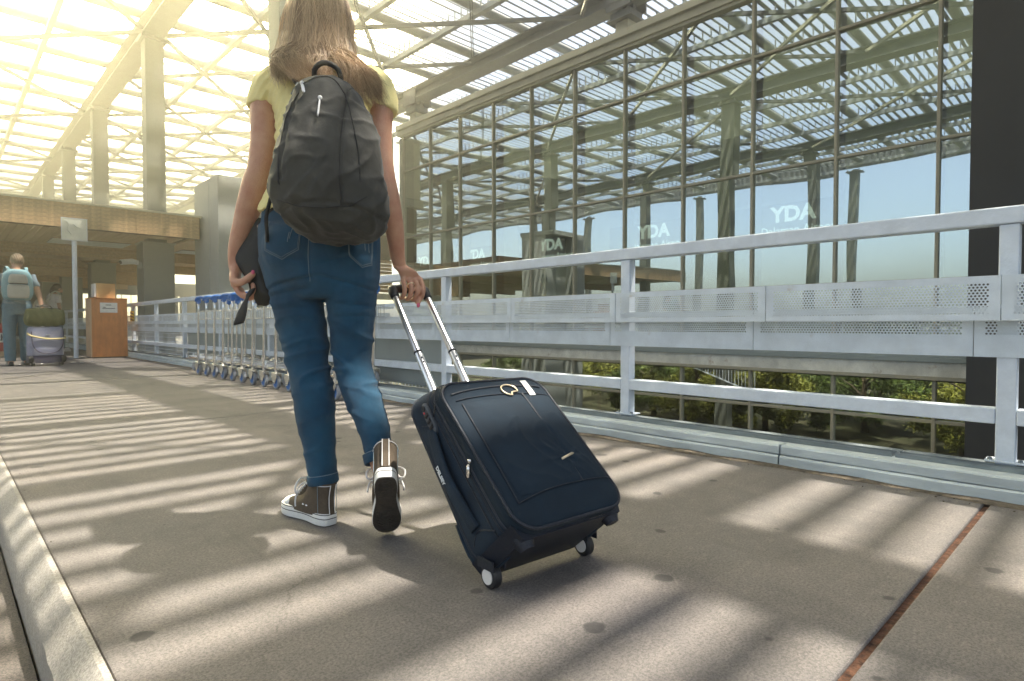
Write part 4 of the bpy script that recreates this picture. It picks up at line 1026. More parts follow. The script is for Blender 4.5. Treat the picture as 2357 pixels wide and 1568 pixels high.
# emblem: open ring with a bite, white label, little pull, metal zip pull
def on_front(a, u, h): return fp_(a, u, h)
em = []
for k in range(41):
    t = R(35) + R(290)*k/40 - R(60); em.append((.036 + .026*math.cos(t), .424 + .021*math.sin(t)))
t0, t1 = em[-1], em[0]; em += [((t0[0]*(1-k/6)+t1[0]*k/6) + (-.008)*math.sin(PI*k/6), (t0[1]*(1-k/6)+t1[1]*k/6) + .004*math.sin(PI*k/6)) for k in range(1, 7)]
part('emblem', MB().tube([on_front(p[0], p[1], .004) for p in em], .0025, 8), M['gold'], sc_, sm=True)
g = MB(); vs = []
for i in range(9):
    for s_ in (-1, 1):
        uu = .395 + .062*i/8; aa = .104 + s_*.0105 + .006*(i/8)
        vs.append(on_front(aa, uu, .0025))
g.add(vs, [(2*i, 2*i+1, 2*i+3, 2*i+2) for i in range(8)]); lab = part('label', g, M['paper'], sc_)
lm = lab.modifiers.new('Solidify', 'SOLIDIFY'); lm.thickness = .002; lm.offset = 1
part('zip_pull', MB().tube([on_front(.045, .170, .004), on_front(.062, .173, .009), on_front(.084, .178, .010), on_front(.096, .180, .005)], .0036, 8), M['gold'], sc_, sm=True)
# left side: lock, carrying handle with lettering, zip pull
def ls(u, n, h=0): return sp(-SW - h, u, n)
lk_ = MB(); rings = []
for h, s1 in ((0, 1), (.007, 1), (.010, .86)): rings.append([ls(.415 + (.048*math.copysign(abs(math.cos(t))**.5, math.cos(t)))*s1, .062 + .0135*math.copysign(abs(math.sin(t))**.8, math.sin(t))*s1 + .02*(-math.cos(t))*.0, h) for t in np.linspace(0, 2*PI, 28, endpoint=False)])
lock = part('lock', lk_.loft(rings), mat('dark_grey_plastic', (.06, .07, .08), .35), sc_, sm=40)
for k, u_ in enumerate((.425, .407, .389)):
    part('dial', MB().cyl(ls(u_, .056, .0085), ls(u_, .072, .0085), .0062, 10), M['black'], lock)
part('button', MB().cyl(ls(.448, .062, .009), ls(.448, .062, .0125), .008, 14), M['black'], lock)
part('light', MB().sphere(ls(.436, .058, .011), .0032, 8, 6), M['red'], lock)
hs = MB()
pts = spline([ls(.395, .050, .002), ls(.36, .046, .008), ls(.25, .042, .017), ls(.14, .046, .008), ls(.10, .050, .002)], 22)
rings = []
for p_ in pts: rings.append([p_ + Nv*.021*math.copysign(abs(math.cos(t))**.6, math.cos(t)) + Av*(-.0065)*math.sin(t) for t in np.linspace(0, 2*PI, 14, endpoint=False)])
hd_ = part('side_handle', hs.loft(rings), M['navy'], sc_, sm=True)
tm = text_mesh('DELSEY', .016, .0004, .0006)
o = part('lettering', tm, M['letter'], hd_)
mx = Matrix((( 0, 0, -1, 0), (0, 0, 0, 0), (0, 0, 0, 0), (0, 0, 0, 1)))
ex, ey, ez = -Uv, Nv, -Av
ctr = ls(.262, .034, .0248)
o.matrix_local = Matrix(((ex.x, ey.x, ez.x, ctr.x), (ex.y, ey.y, ez.y, ctr.y), (ex.z, ey.z, ez.z, ctr.z), (0, 0, 0, 1)))
for u_ in (.405, .092):
    part('seam', MB().tube(spline([ls(u_ + (.02 if u_ > .2 else -.02), .012, .0008), ls(u_, .055, .0012), ls(u_ + (.03 if u_ > .2 else -.03), .115, .0008)], 12), .002, 6), M['navyt'], sc_)
zp = ls(.235, .142, .004); dn = Vector((-.012, 0, -1)).normalized()
z_ = MB(); z_.sphere(zp, .0065, 10, 6); q0 = zp + dn*.008 + Vector((-.004, 0, 0))
z_.tube([q0, q0 + dn*.012, q0 + dn*.030, q0 + dn*.034], [.0035, .0055, .0050, .003], 8)
part('metal_zip_pull', z_, M['silver'], sc_, sm=True)
# base: dark tray, corner guards, feet, wheels
b = MB(); b.loft([[sp(a, U0 + .010 - .0*k, 0) if False else sp(a, (U0 - .006 if k == 0 else U0 + .035), nn) for a, nn in [( -SW*s1 + 2*SW*s1*i/10, -.030) for i in range(11)] + [(SW*s1 - 2*SW*s1*i/10, .17) for i in range(11)]] for k, s1 in ((0, .90), (1, .985))])
part('base_tray', b, M['navyt'], sc_)
part('base_strap', MB().box((-.03, -.001, -.001), (.03, .001, .001), T=lambda v: sp(v.x + .075, .008, .178) + v*.0 + Nv*v.z*2), M['silver'], sc_)
for sx in (-1, 1):
    g = MB(); rings = []
    for t in np.linspace(0, 1, 9):
        c = spline([sp(sx*(SW-.004), .15, -.027), sp(sx*(SW-.008), .07, -.028), sp(sx*(SW-.022), .020, -.018), sp(sx*(SW-.030), .010, .045), sp(sx*(SW-.034), .010, .085)], 9)[int(round(t*8))]
        rings.append(c)
    part('corner_guard', g.tube(rings, [.004,.006,.008,.009,.009,.009,.008,.007,.004], 10), M['navy'], sc_, sm=True)
    wc = Vector((sx*.160, 0, .030))
    w_ = part('wheel', MB().tube([wc + Av*-.012, wc + Av*-.008, wc + Av*.008, wc + Av*.012], [.026, .030, .030, .026], 24), M['black'], sc_, sm=40)
    part('hub_cap', MB().cyl(wc + Av*-.0145, wc + Av*.0145, .0185, 22), M['wheelw'], w_)
    part('fork', MB().box((wc.x-.02, -.03, .05), (wc.x-.016, .03, .075), T=lambda v: v).box((wc.x+.016, -.03, .05), (wc.x+.02, .03, .075)), M['navyt'], sc_)
    part('foot', MB().loft([[sp(sx*.145 + .024*s1*math.cos(t), q, .145 + .022*s1*math.sin(t)) for t in np.linspace(0, 2*PI, 16, endpoint=False)] for q, s1 in ((.02, 1.1), (.004, 1.0), (-.010, .75))]), M['navyt'], sc_, sm=50)
# telescopic handle
for a0, a1 in ((-.082, -.062), (.046, .062)):
    def hp(u, a0=a0, a1=a1): return sp(a0 + (a1-a0)*(u-.5)/.48, u, -.012)
    part('handle_tube', MB().cyl(hp(.49), hp(.700), .0128, 18), M['alu'], sc_, sm=40)
    tb = part('handle_tube', MB().cyl(hp(.700), hp(.955), .0108, 18), M['alu'], sc_, sm=40)
    part('collar', MB().cyl(hp(.697), hp(.703), .0138, 18), M['black'], sc_)
    for q in (.672, .655): part('hole', MB().cyl(hp(q) + Nv*.0122 - Av*.003, hp(q) + Nv*.0131 - Av*.003, .0032, 10), M['black'], sc_)
    part('grip_socket', MB().tube([hp(.935), hp(.95), hp(.975), hp(.985)], [.013, .0155, .016, .012], 12), M['black'], sc_, sm=True)
gl_, gr_ = sp(-.062, .973, -.012), sp(.062, .973, -.012)
part('grip', MB().tube(spline([gl_, gl_*.7+gr_*.3 + Uv*.006, gl_*.3+gr_*.7 + Uv*.006, gr_], 14), .0145, 14), M['black'], sc_, sm=True)

# ================================================================== THE WOMAN
LEG_L = [(-.1995,.01,.8339,.1014,.10),(-.1915,.015,.7793,.0928,.095),(-.1883,.02,.7242,.0847,.088),(-.1794,.03,.641,.0804,.076),(-.1679,.035,.5569,.0765,.066),(-.1581,.03,.515,.0693,.062),(-.1442,.02,.4458,.0676,.064),(-.1339,.015,.3905,.0654,.066),(-.1265,.01,.3354,.0618,.062),(-.1198,.005,.2805,.0562,.056),(-.1098,0,.2119,.0498,.050),(-.1005,-.005,.1366,.0442,.046)]
LEG_R = [(-.0065,-.01,.8318,.0894,.10),(-.0082,0,.7781,.0886,.095),(-.0113,.01,.7237,.0836,.088),(-.0138,.025,.641,.0739,.076),(-.0149,.035,.5569,.0652,.07),(-.0146,.03,.515,.063,.068),(-.0018,.015,.4742,.0633,.068),(.0148,-.005,.4344,.0619,.068),(.034,-.025,.3955,.0606,.068),(.0607,-.05,.3447,.0552,.063),(.0816,-.075,.2952,.0478,.055),(.1040,-.11,.2296,.043,.05)]
PELV = [(-.1114,.005,1.0318,.177,.088),(-.1103,.005,.9976,.184,.093),(-.1071,0,.9422,.1898,.10),(-.1039,-.005,.8869,.1901,.112),(-.1023,-.005,.8323,.1869,.118),(-.0989,0,.7781,.1792,.11),(-.0975,.01,.7403,.1713,.095)]
SHIRT = [(-.1117,.03,1.4562,.075,.05),(-.0994,.03,1.4357,.1283,.066),(-.0968,.03,1.4152,.1629,.08),(-.0964,.03,1.3878,.1803,.094),(-.0903,.025,1.3449,.1751,.103),(-.0844,.02,1.2953,.1619,.106),(-.0868,.02,1.2474,.1558,.104),(-.0886,.015,1.1776,.1553,.098),(-.0959,.01,1.108,.1603,.093),(-.1031,.005,1.0386,.1723,.092),(-.1062,.005,.9976,.1859,.100),(-.1068,.004,.984,.1879,.102)]
ARM_L = [(-.252,.035,1.402,.020,.036),(-.278,.035,1.388,.034,.042),(-.2880,.035,1.3592,.041,.046),(-.2903,.03,1.3015,.0416,.046),(-.2883,.025,1.2381,.0412,.044),(-.2924,.02,1.179,.0397,.042),(-.2977,.015,1.1284,.0396,.041),(-.3091,.015,1.0942,.041,.042),(-.3235,.02,1.0501,.0419,.041),(-.3372,.025,1.0112,.0406,.039),(-.3575,.035,.9618,.0353,.035),(-.3764,.04,.9139,.0305,.030),(-.3911,.045,.8713,.0250,.026),(-.3973,.05,.8382,.0218,.023),(-.3950,.052,.8103,.0219,.024)]
AR = [(.045,.03,1.412,.030,.045),(.1092,.03,1.3955,.042,.05),(.1274,.02,1.3498,.042,.05),(.1236,.01,1.2809,.040,.045),(.1216,.005,1.2291,.038,.043),(.1237,0,1.1733,.036,.04),(.1289,0,1.1258,.036,.04),(.1342,0,1.0905,.036,.041),(.1436,0,1.0457,.036,.041),(.1496,.01,.9986,.034,.038),(.1527,.03,.9471,.031,.034),(.1508,.055,.895,.027,.028),(.1484,.075,.8551,.024,.024),(.1498,.09,.8253,.022,.022)]
ARM_R = [(x - (a if i else 0), y, z, a, b_) for i, (x, y, z, a, b_) in enumerate(AR)]
girl = thing('person', 'woman in yellow t-shirt and blue jeans walking away, seen from behind', 'person', (.957, 1.716, 0), -YAW)
def oring(c, u, v, a, b_, n=16): return [Vector(c) + Vector(u)*a*math.cos(2*PI*k/n) + Vector(v)*b_*math.sin(2*PI*k/n) for k in range(n)]
B = MB()
slices(B, SHIRT, -.012); slices(B, PELV[:-1], -.016); slices(B, LEG_L, -.010); slices(B, LEG_R, -.010)
slices(B, [(-.1005,-.005,.1366,.036,.038),(-.099,.0,.10,.033,.038),(-.112,.012,.06,.032,.04),(-.13,.03,.04,.03,.03)])
slices(B, [(.1040,-.11,.2296,.034,.040),(.116,-.122,.20,.032,.04),(.135,-.135,.15,.03,.035)])
slices(B, ARM_L); slices(B, ARM_R)
B.tube(spline([(-.112,.035,1.43), (-.113,.045,1.50), (-.114,.05,1.56)], 6), [.062,.054,.05,.05,.05,.05], 16)
HX, HY, HZ = -.1135, .06, 1.605
B.sphere((HX, HY, HZ+.005), (.074, .094, .108), 20, 14); B.sphere((HX, HY+.055, HZ-.065), (.050, .050, .055), 14, 10)
B.tube([(HX, HY+.085, HZ+.015), (HX, HY+.112, HZ-.025), (HX, HY+.095, HZ-.035)], [.008, .013, .010], 8)      # nose
for sx in (-1, 1):
    B.sphere((HX+sx*.076, HY+.0, HZ-.01), (.010, .020, .032), 10, 8); B.sphere((HX+sx*.03, HY+.082, HZ+.01), (.017, .012, .011), 10, 6)
B.tube([(HX-.022, HY+.094, HZ-.062), (HX, HY+.101, HZ-.060), (HX+.022, HY+.094, HZ-.062)], [.005, .008, .005], 8)
# right hand closed over the suitcase grip
bd_ = Vector((.768, .64, 0)); nr = Vector((.64, -.768, 0)); up = Vector((0, 0, 1))
GC = Vector((.155, .126, .748))
wr = Vector((.1278, .09, .8253)); K0 = GC + up*.030 + nr*.010
pth = spline([wr + up*.03, wr, wr*.5 + K0*.5 + nr*.012 + up*.006, K0 + up*.004], 8)
ws = np.interp(np.linspace(0, 1, 8), [0, .3, .65, 1], [.021, .023, .036, .040]); dsx = np.interp(np.linspace(0, 1, 8), [0, .3, .65, 1], [.020, .019, .017, .012])
B.loft([oring(p, bd_, nr*.8 + up*.3, ws[i], dsx[i]) for i, p in enumerate(pth)])
FR = [(-.0315, .0078, .92), (-.0105, .0086, 1.0), (.0105, .0089, 1.04), (.0312, .0086, .98)]
for s_, r_, ln in FR:
    c = GC + bd_*s_*1.10
    pts = [K0 + bd_*s_*1.05 + up*.002, c + up*.020 + nr*.024*ln, c - up*.002 + nr*.031*ln, c - up*.022*ln + nr*.022, c - up*.031*ln + nr*.004, c - up*.026*ln - nr*.012]
    B.tube(spline(pts, 14), [r_*1.02]*3 + [r_*1.06]*3 + [r_]*5 + [r_*.92, r_*.85, r_*.6], 12)
    B.sphere(K0 + bd_*s_*1.05 + up*.004 + nr*.006, r_*1.18, 10, 8)
tb_ = [wr*.35 + K0*.65 + bd_*.034 - up*.004, GC + bd_*.045 + up*.014 - nr*.008, GC + bd_*.038 - up*.016 + nr*.006, GC + bd_*.020 - up*.040 + nr*.020, GC + bd_*.016 - up*.050 + nr*.022]
B.tube(spline(tb_, 12), [.014,.0145,.014,.0125,.012,.0115,.0115,.011,.0105,.0095,.008,.005], 12)
# left hand, thumb and fingers closed on the pouch
wl = Vector((-.3950, .052, .8103)); KL = Vector((-.3955, .052, .752))
pth = spline([wl + up*.02, wl, Vector((-.400, .053, .782)), KL], 8)
B.loft([oring(p, (.25, -.97, 0), (.97, .25, 0), float(np.interp(i, [0, 3, 7], [.022, .034, .038])), float(np.interp(i, [0, 3, 7], [.021, .018, .013]))) for i, p in enumerate(pth)])
for i, (r_, ln) in enumerate(((.0086, .95), (.0089, 1.04), (.0086, 1.0), (.0078, .85))):
    off = Vector((.006*i, -.032 + .0212*i, 0)) if False else Vector((.004*(3-i), -.032 + .0220*i, -.002*i))
    k = KL + off
    pts = [k, k + Vector((.012, 0, -.022*ln)), k + Vector((.034*ln, -.002, -.032*ln)), k + Vector((.056*ln, -.003, -.022*ln)), k + Vector((.062*ln, -.002, -.003)), k + Vector((.056*ln, .0, .012))]
    B.tube(spline(pts, 14), [r_*1.05]*4 + [r_]*6 + [r_*.95, r_*.9, r_*.8, r_*.55], 12)
    B.sphere(k, r_*1.15, 10, 8)
tbl = [wl + Vector((.002, -.018, -.018)), Vector((-.384, .014, .768)), Vector((-.356, .006, .766)), Vector((-.330, .008, .784)), Vector((-.318, .010, .797))]
B.tube(spline(tbl, 12), [.015,.015,.014,.013,.0125,.012,.0115,.0115,.011,.010,.0085,.005], 12)
part('body', fuse(B, .0033, 2, .4), M['skin'], girl)
part('thumb_nail', MB().sphere(tb_[-1] + nr*.007 - up*.002, (.006, .006, .0085), 10, 8), M['nail'], girl, sm=True)
part('thumb_nail', MB().sphere(Vector((-.319, .001, .796)), (.006, .005, .0075), 10, 8), M['nail'], girl, sm=True)
rc = GC + bd_*(-.0105)*1.02 + up*.014 + nr*.025
part('ring', MB().tube([rc + (bd_*math.cos(t) + (nr*.6 + up*.8).cross(bd_).cross(bd_)*0 + (nr*.75 + up*.66)*math.sin(t))*.0118 for t in np.linspace(0, 2*PI, 21)], .0018, 8, caps=False), M['gold'], girl, sm=True)

# jeans
J = MB()
slices(J, PELV[2:] + [(-.0985,.012,.722,.160,.088),(-.099,.014,.710,.13,.075)], .002); slices(J, [(x, y, z, a-.006, b_-.006) for x, y, z, a, b_ in PELV[:3]]); slices(J, LEG_L, .0); slices(J, LEG_R, .0)
for sx, xx in ((-1, -.178), (1, -.028)): J.sphere((xx, -.058, .862), (.088, .066, .092), 18, 12)
jme = fuse(J, .0048, 4, .5)
def jd(c):
    x, y, z = c[:, 0], c[:, 1], c[:, 2]; out = np.zeros(len(c))
    nz = np.array([mnoise.noise(Vector((p[0]*9, p[1]*9, p[2]*6))) for p in c]); n2 = np.array([mnoise.noise(Vector((p[0]*26, p[1]*26, p[2]*34+4))) for p in c])
    left = x < -.085
    for zc, wd_, per, amp in ((.50, .080, .034, .0075), (.60, .07, .05, .0040), (.36, .09, .045, .0030), (.22, .08, .04, .0030), (.72, .07, .05, .0030)):
        env = np.exp(-((z - zc)/wd_)**2); slope = np.where(left, -.16, .20)
        q = np.array([mnoise.noise(Vector((p[0]*5 + 2.1*wd_*50, p[1]*4, (p[2] + s_*(p[0] + .1))*.62/per))) for p, s_ in zip(c, slope)])
        rd = np.clip(1 - np.abs(q)*3.2, 0, 1)**1.6
        out += amp*env*(rd*1.7 - .45)
    def fold(z0, s1, x0, x1, amp, wid=.006):
        e = np.clip((x - x0)/.03, 0, 1)*np.clip((x1 - x)/.03, 0, 1); d = (z - z0 - s1*(x + .1) + .008*nz)
        return -amp*np.exp(-(d/wid)**2)*e + amp*.5*np.exp(-((d - wid*2.2)/(wid*1.6))**2)*e
    out += fold(.765, .14, -.29, -.08, .0065) + fold(.775, -.22, -.10, .09, .0055) + fold(.735, .10, -.28, -.10, .005) + fold(.70, -.10, -.06, .08, .004)
    out += fold(.815, -.16, -.27, -.10, .004) + fold(.685, .06, -.26, -.12, .003) + fold(.66, -.05, -.06, .07, .003) + fold(.80, .30, -.09, .08, .004)
    out += .0016*n2*(z < .78) + .0022*nz
    g = np.exp(-((x + .1025 - .0*(z))/.010)**2)*np.clip((z - .74)/.05, 0, 1)*(y < 0)
    out -= .010*g
    return out * .8 - .0015
displace(jme, jd)
jeans = part('jeans', jme, M['denim'], girl)
bvj = BVHTree.FromPolygons([v.co.copy() for v in jme.vertices], [tuple(p.vertices) for p in jme.polygons])
def onb(bv, x, z, h=.002, y0=-1.2):
    hit = bv.ray_cast(Vector((x, y0, z)), Vector((0, 1, 0)))
    return (hit[0] + Vector((0, -h, 0))) if hit[0] is not None else None
def stitch(bv, pts, r, m, parent, nm, n=40, h=.0012, closed=False):
    q = [Vector((p[0], 0, p[1])) for p in pts]; out = []
    for a_, b_ in zip(q[:-1], q[1:]):
        for k in range(n // (len(q)-1)):
            p = a_ + (b_-a_)*k/(n // (len(q)-1)); h_ = onb(bv, p.x, p.z, h)
            if h_ is not None: out.append(h_)
    h_ = onb(bv, q[-1].x, q[-1].z, h)
    if h_ is not None: out.append(h_)
    return part(nm, MB().tube(out, r, 6), M[m], parent) if len(out) > 1 else None
for pk in ([(-.240,.945),(-.237,.852),(-.182,.824),(-.130,.852),(-.126,.925)], [(.013,.93),(.0165,.835),(.048,.803),(.071,.813),(.073,.90)]):
    q = [Vector((p[0], 0, p[1])) for p in pk]; c = sum(q, Vector())/len(q)
    # the pocket itself is a patch of cloth lying on the jeans
    pmx = MB(); n = 12; vs = []; fs = []
    for i in range(n+1):
        for j in range(n+1):
            v = j/n; L_ = q[0].lerp(q[1], v); R__ = q[4].lerp(q[3], v)
            p = L_.lerp(R__, i/n); dip = (q[2].z - (q[1].z + q[3].z)/2)*(1 - abs(2*i/n - 1))*v; p.z += dip
            h_ = onb(bvj, p.x, p.z, .0022); vs.append(h_ if h_ is not None else Vector((p.x, -.1, p.z)))
    for i in range(n):
        for j in range(n): fs.append((i*(n+1)+j, i*(n+1)+j+1, (i+1)*(n+1)+j+1, (i+1)*(n+1)+j))
    pmx.add(vs, fs); o = part('pocket', pmx, M['denim'], jeans, sm=True)
    so_ = o.modifiers.new('Solidify', 'SOLIDIFY'); so_.thickness = .002; so_.offset = -1
    stitch(bvj, pk, .0011, 'stitch', jeans, 'stitching', 60, .0036); stitch(bvj, [(c.x + (p[0]-c.x)*.93, c.z + (p[1]-c.z)*.93 + .002) for p in pk], .0008, 'stitch', jeans, 'stitching', 60, .0036)
stitch(bvj, [(-.1025,.95),(-.104,.86),(-.1055,.76)], .0012, 'stitch', jeans, 'stitching', 30, .001)
for x0, z0, x1, z1 in ((-.152,.925,-.158,.885), (-.160,.905,-.163,.875), (.052,.895,.056,.855), (.062,.885,.064,.850)):
    stitch(bvj, [(x0, z0), (x1, z1)], .0016, 'stitch', jeans, 'worn_streak', 10, .003)
# cuffs
for rows, t_ in ((LEG_L, 'l'), (LEG_R, 'r')):
    a_, b_ = Vector(rows[-2][:3]), Vector(rows[-1][:3]); d = (b_-a_).normalized(); e = b_ + d*.008
    if t_ == 'r': d = Vector((.30, -.30, -.9)).normalized()
    u = d.cross(Vector((0, 1, 0))).normalized(); v = d.cross(u)
    A_, B_ = rows[-1][3], rows[-1][4]
    c = part('cuff', MB().loft([oring(e - d*k, u, v, A_*1.03 + g, B_*1.03 + g, 28) for k, g in ((.030, -.004), (.028, .002), (.014, .0035), (.0, .003), (-.003, .000), (-.001, -.006), (.02, -.008))], caps=False), M['denim'], jeans, sm=True)
    part('stitching', MB().tube(oring(e - d*.027, u, v, A_*1.03 + .0025, B_*1.03 + .0025, 28) + [oring(e - d*.027, u, v, A_*1.03 + .0025, B_*1.03 + .0025, 28)[0]], .0012, 6, caps=False), M['stitch'], c)

# t-shirt
T_ = MB(); slices(T_, SHIRT, .004)
T_.tube(spline([(-.20, .03, 1.395), (-.262, .034, 1.392), (-.290, .034, 1.345), (-.292, .032, 1.322)], 8), [.057,.059,.057,.055,.054,.053,.052,.051], 18)
T_.tube(spline([(.01, .03, 1.395), (.062, .028, 1.392), (.088, .02, 1.340), (.090, .012, 1.300)], 8), [.057,.059,.057,.055,.053,.051,.050,.049], 18)
tme = fuse(T_, .0055, 4)
def td(c):
    nz = np.array([mnoise.noise(Vector((p[0]*11, p[1]*11, p[2]*9+7))) for p in c]); x, z = c[:, 0], c[:, 2]
    return .0035*nz + .0028*np.sin(2*PI*(x*1.2 + (z-1.35)*(.9*np.sign(x+.1)))/.030 + 5*nz)*np.exp(-((np.abs(x+.1)-.15)/.05)**2) + .002*np.sin(2*PI*z/.05 + 6*nz)*(z < 1.25)
displace(tme, td); part('t_shirt', tme, M['yellow'], girl)

# hair: an inner shell and some thousands of fine strands over it
HS0 = [(-.1135,.055,1.700,.030,.035),(-.1135,.05,1.690,.058,.070),(-.113,.045,1.665,.079,.098),(-.112,.035,1.62,.090,.112),(-.112,.03,1.565,.099,.112),(-.112,.02,1.52,.104,.108),(-.110,.0,1.475,.112,.098),(-.106,-.02,1.440,.112,.080),(-.10,-.04,1.415,.10,.062)]
HS = HS0
hb_ = MB(); slices(hb_, HS[:7], -.008, 32)
hme = fuse(hb_, .006, 3)
vs = []; fs = []; tone = []
def shell(z, ang, gr):
    rows = np.array(HS)[::-1]; x = np.interp(z, rows[:, 2], rows[:, 0]); y = np.interp(z, rows[:, 2], rows[:, 1]); a = np.interp(z, rows[:, 2], rows[:, 3]); b_ = np.interp(z, rows[:, 2], rows[:, 4])
    return Vector((x + (a+gr)*math.cos(ang), y + (b_+gr)*math.sin(ang), z))
g = np.random.default_rng(5)
for k in range(4600):
    ang = g.uniform(PI*.92, PI*2.08) if k % 10 else g.uniform(0, 2*PI)      # back half of the head, mostly
    layer = g.uniform(-.006, .007); x_ = math.cos(ang)
    pts = [shell(1.700, ang, layer), shell(1.672, ang + g.normal(0, .03), layer + .003), shell(1.61, ang + g.normal(0, .05), layer + .003), shell(1.54, ang + g.normal(0, .06), layer), shell(1.475, ang + g.normal(0, .08), layer)]
    lockn = mnoise.noise(Vector((ang*3.0, 1.7, 0)))
    if x_ < -.45:        # left clump, swept outward and back in
        q = g.uniform(); pts += [Vector((-.214 + .085*q + .008*g.normal(), -.050 - .045*q + .012*g.normal(), 1.432 + .008*g.normal())), Vector((-.217 + .10*q + .010*g.normal(), -.078 - .045*q + .010*g.normal(), 1.405 + .008*g.normal())), Vector((-.203 + .115*q + .012*g.normal(), -.098 - .04*q + .010*g.normal(), 1.376 - .035*g.uniform()**2 + .008*g.normal()))]
    elif x_ > .40:       # right lengths over the shoulder
        q = g.uniform(); ln = g.uniform(.15, 1); pts += [Vector((-.035 + .065*q + .008*g.normal(), -.045 - .05*(1-q) - .01*g.uniform(), 1.430 + .006*g.normal())), Vector((.000 + .085*q + .010*g.normal(), -.082 - .045*(1-q) + .008*g.normal(), 1.392 - .015*q)), Vector((.020 + .100*q + .010*g.normal(), -.078 - .06*(1-q) + .008*g.normal(), 1.372 - .095*ln))]
    else:
        q = g.uniform(); ln = g.uniform(.1, 1)**1.4; xx = -.112 + .13*x_ + .05*lockn
        pts += [Vector((xx + .010*g.normal(), -.100 - .015*g.uniform(), 1.428)), Vector((xx*.92 + .012*g.normal(), -.118 - .022*g.uniform(), 1.388)), Vector((xx*.8 + .012 + .03*ln + .012*g.normal(), -.135 - .07*ln*g.uniform(), 1.362 - .045*ln))]
    sp_ = spline(pts, 20); lk2 = mnoise.noise(Vector((ang*11.0, 5.7, layer*60)))
    w0 = g.uniform(.0008, .0017); tn = min(1, max(0, .42 + .45*lockn + .55*lk2 + g.normal(0, .16)))
    o = len(vs); prev = None
    for i, p in enumerate(sp_):
        d = (sp_[min(i+1, 19)] - sp_[max(i-1, 0)]).normalized(); s_ = d.cross(Vector((0, -1, .01)));
        s_ = s_.normalized() if s_.length > 1e-4 else Vector((1, 0, 0)); e = d.cross(s_)
        w = w0*(1 if i < 13 else max(.12, (19.5-i)/7))
        vs += [p + s_*w, p - s_*w*.5 + e*w*.8, p - s_*w*.5 - e*w*.8]; tone += [tn, tn, tn]
    for i in range(19):
        for j in range(3): fs.append((o+i*3+j, o+i*3+(j+1) % 3, o+(i+1)*3+(j+1) % 3, o+(i+1)*3+j))
sm2 = bpy.data.meshes.new('strands'); sm2.from_pydata([tuple(v) for v in vs], [], fs)
at = sm2.attributes.new('tone', 'FLOAT', 'POINT'); at.data.foreach_set('value', tone); smooth(sm2)
at2 = hme.attributes.new('tone', 'FLOAT', 'POINT'); at2.data.foreach_set('value', [.15]*len(hme.vertices))
hair = part('hair', hme, M['hair'], girl); part('strands', sm2, M['hair'], hair)

# loose single hairs standing off the outline
fl = MB()
for k in range(150):
    ang = g.uniform(PI*.80, PI*2.2); l0 = g.uniform(.004, .016)
    p_ = [shell(1.66, ang, .002), shell(1.60, ang + g.normal(0, .1), .004 + l0*.6), shell(1.53, ang + g.normal(0, .15), l0), shell(1.46 - .05*g.uniform(), ang + g.normal(0, .2), l0 + .012*g.normal())]
    fl.tube(spline(p_, 9), [.0006]*7 + [.0005, .0003], 3)
fm = fl.mesh('flyaways'); a3 = fm.attributes.new('tone', 'FLOAT', 'POINT'); a3.data.foreach_set('value', [.8]*len(fm.vertices))
part('flyaways', fm, M['hair'], hair)['kind'] = 'stuff'

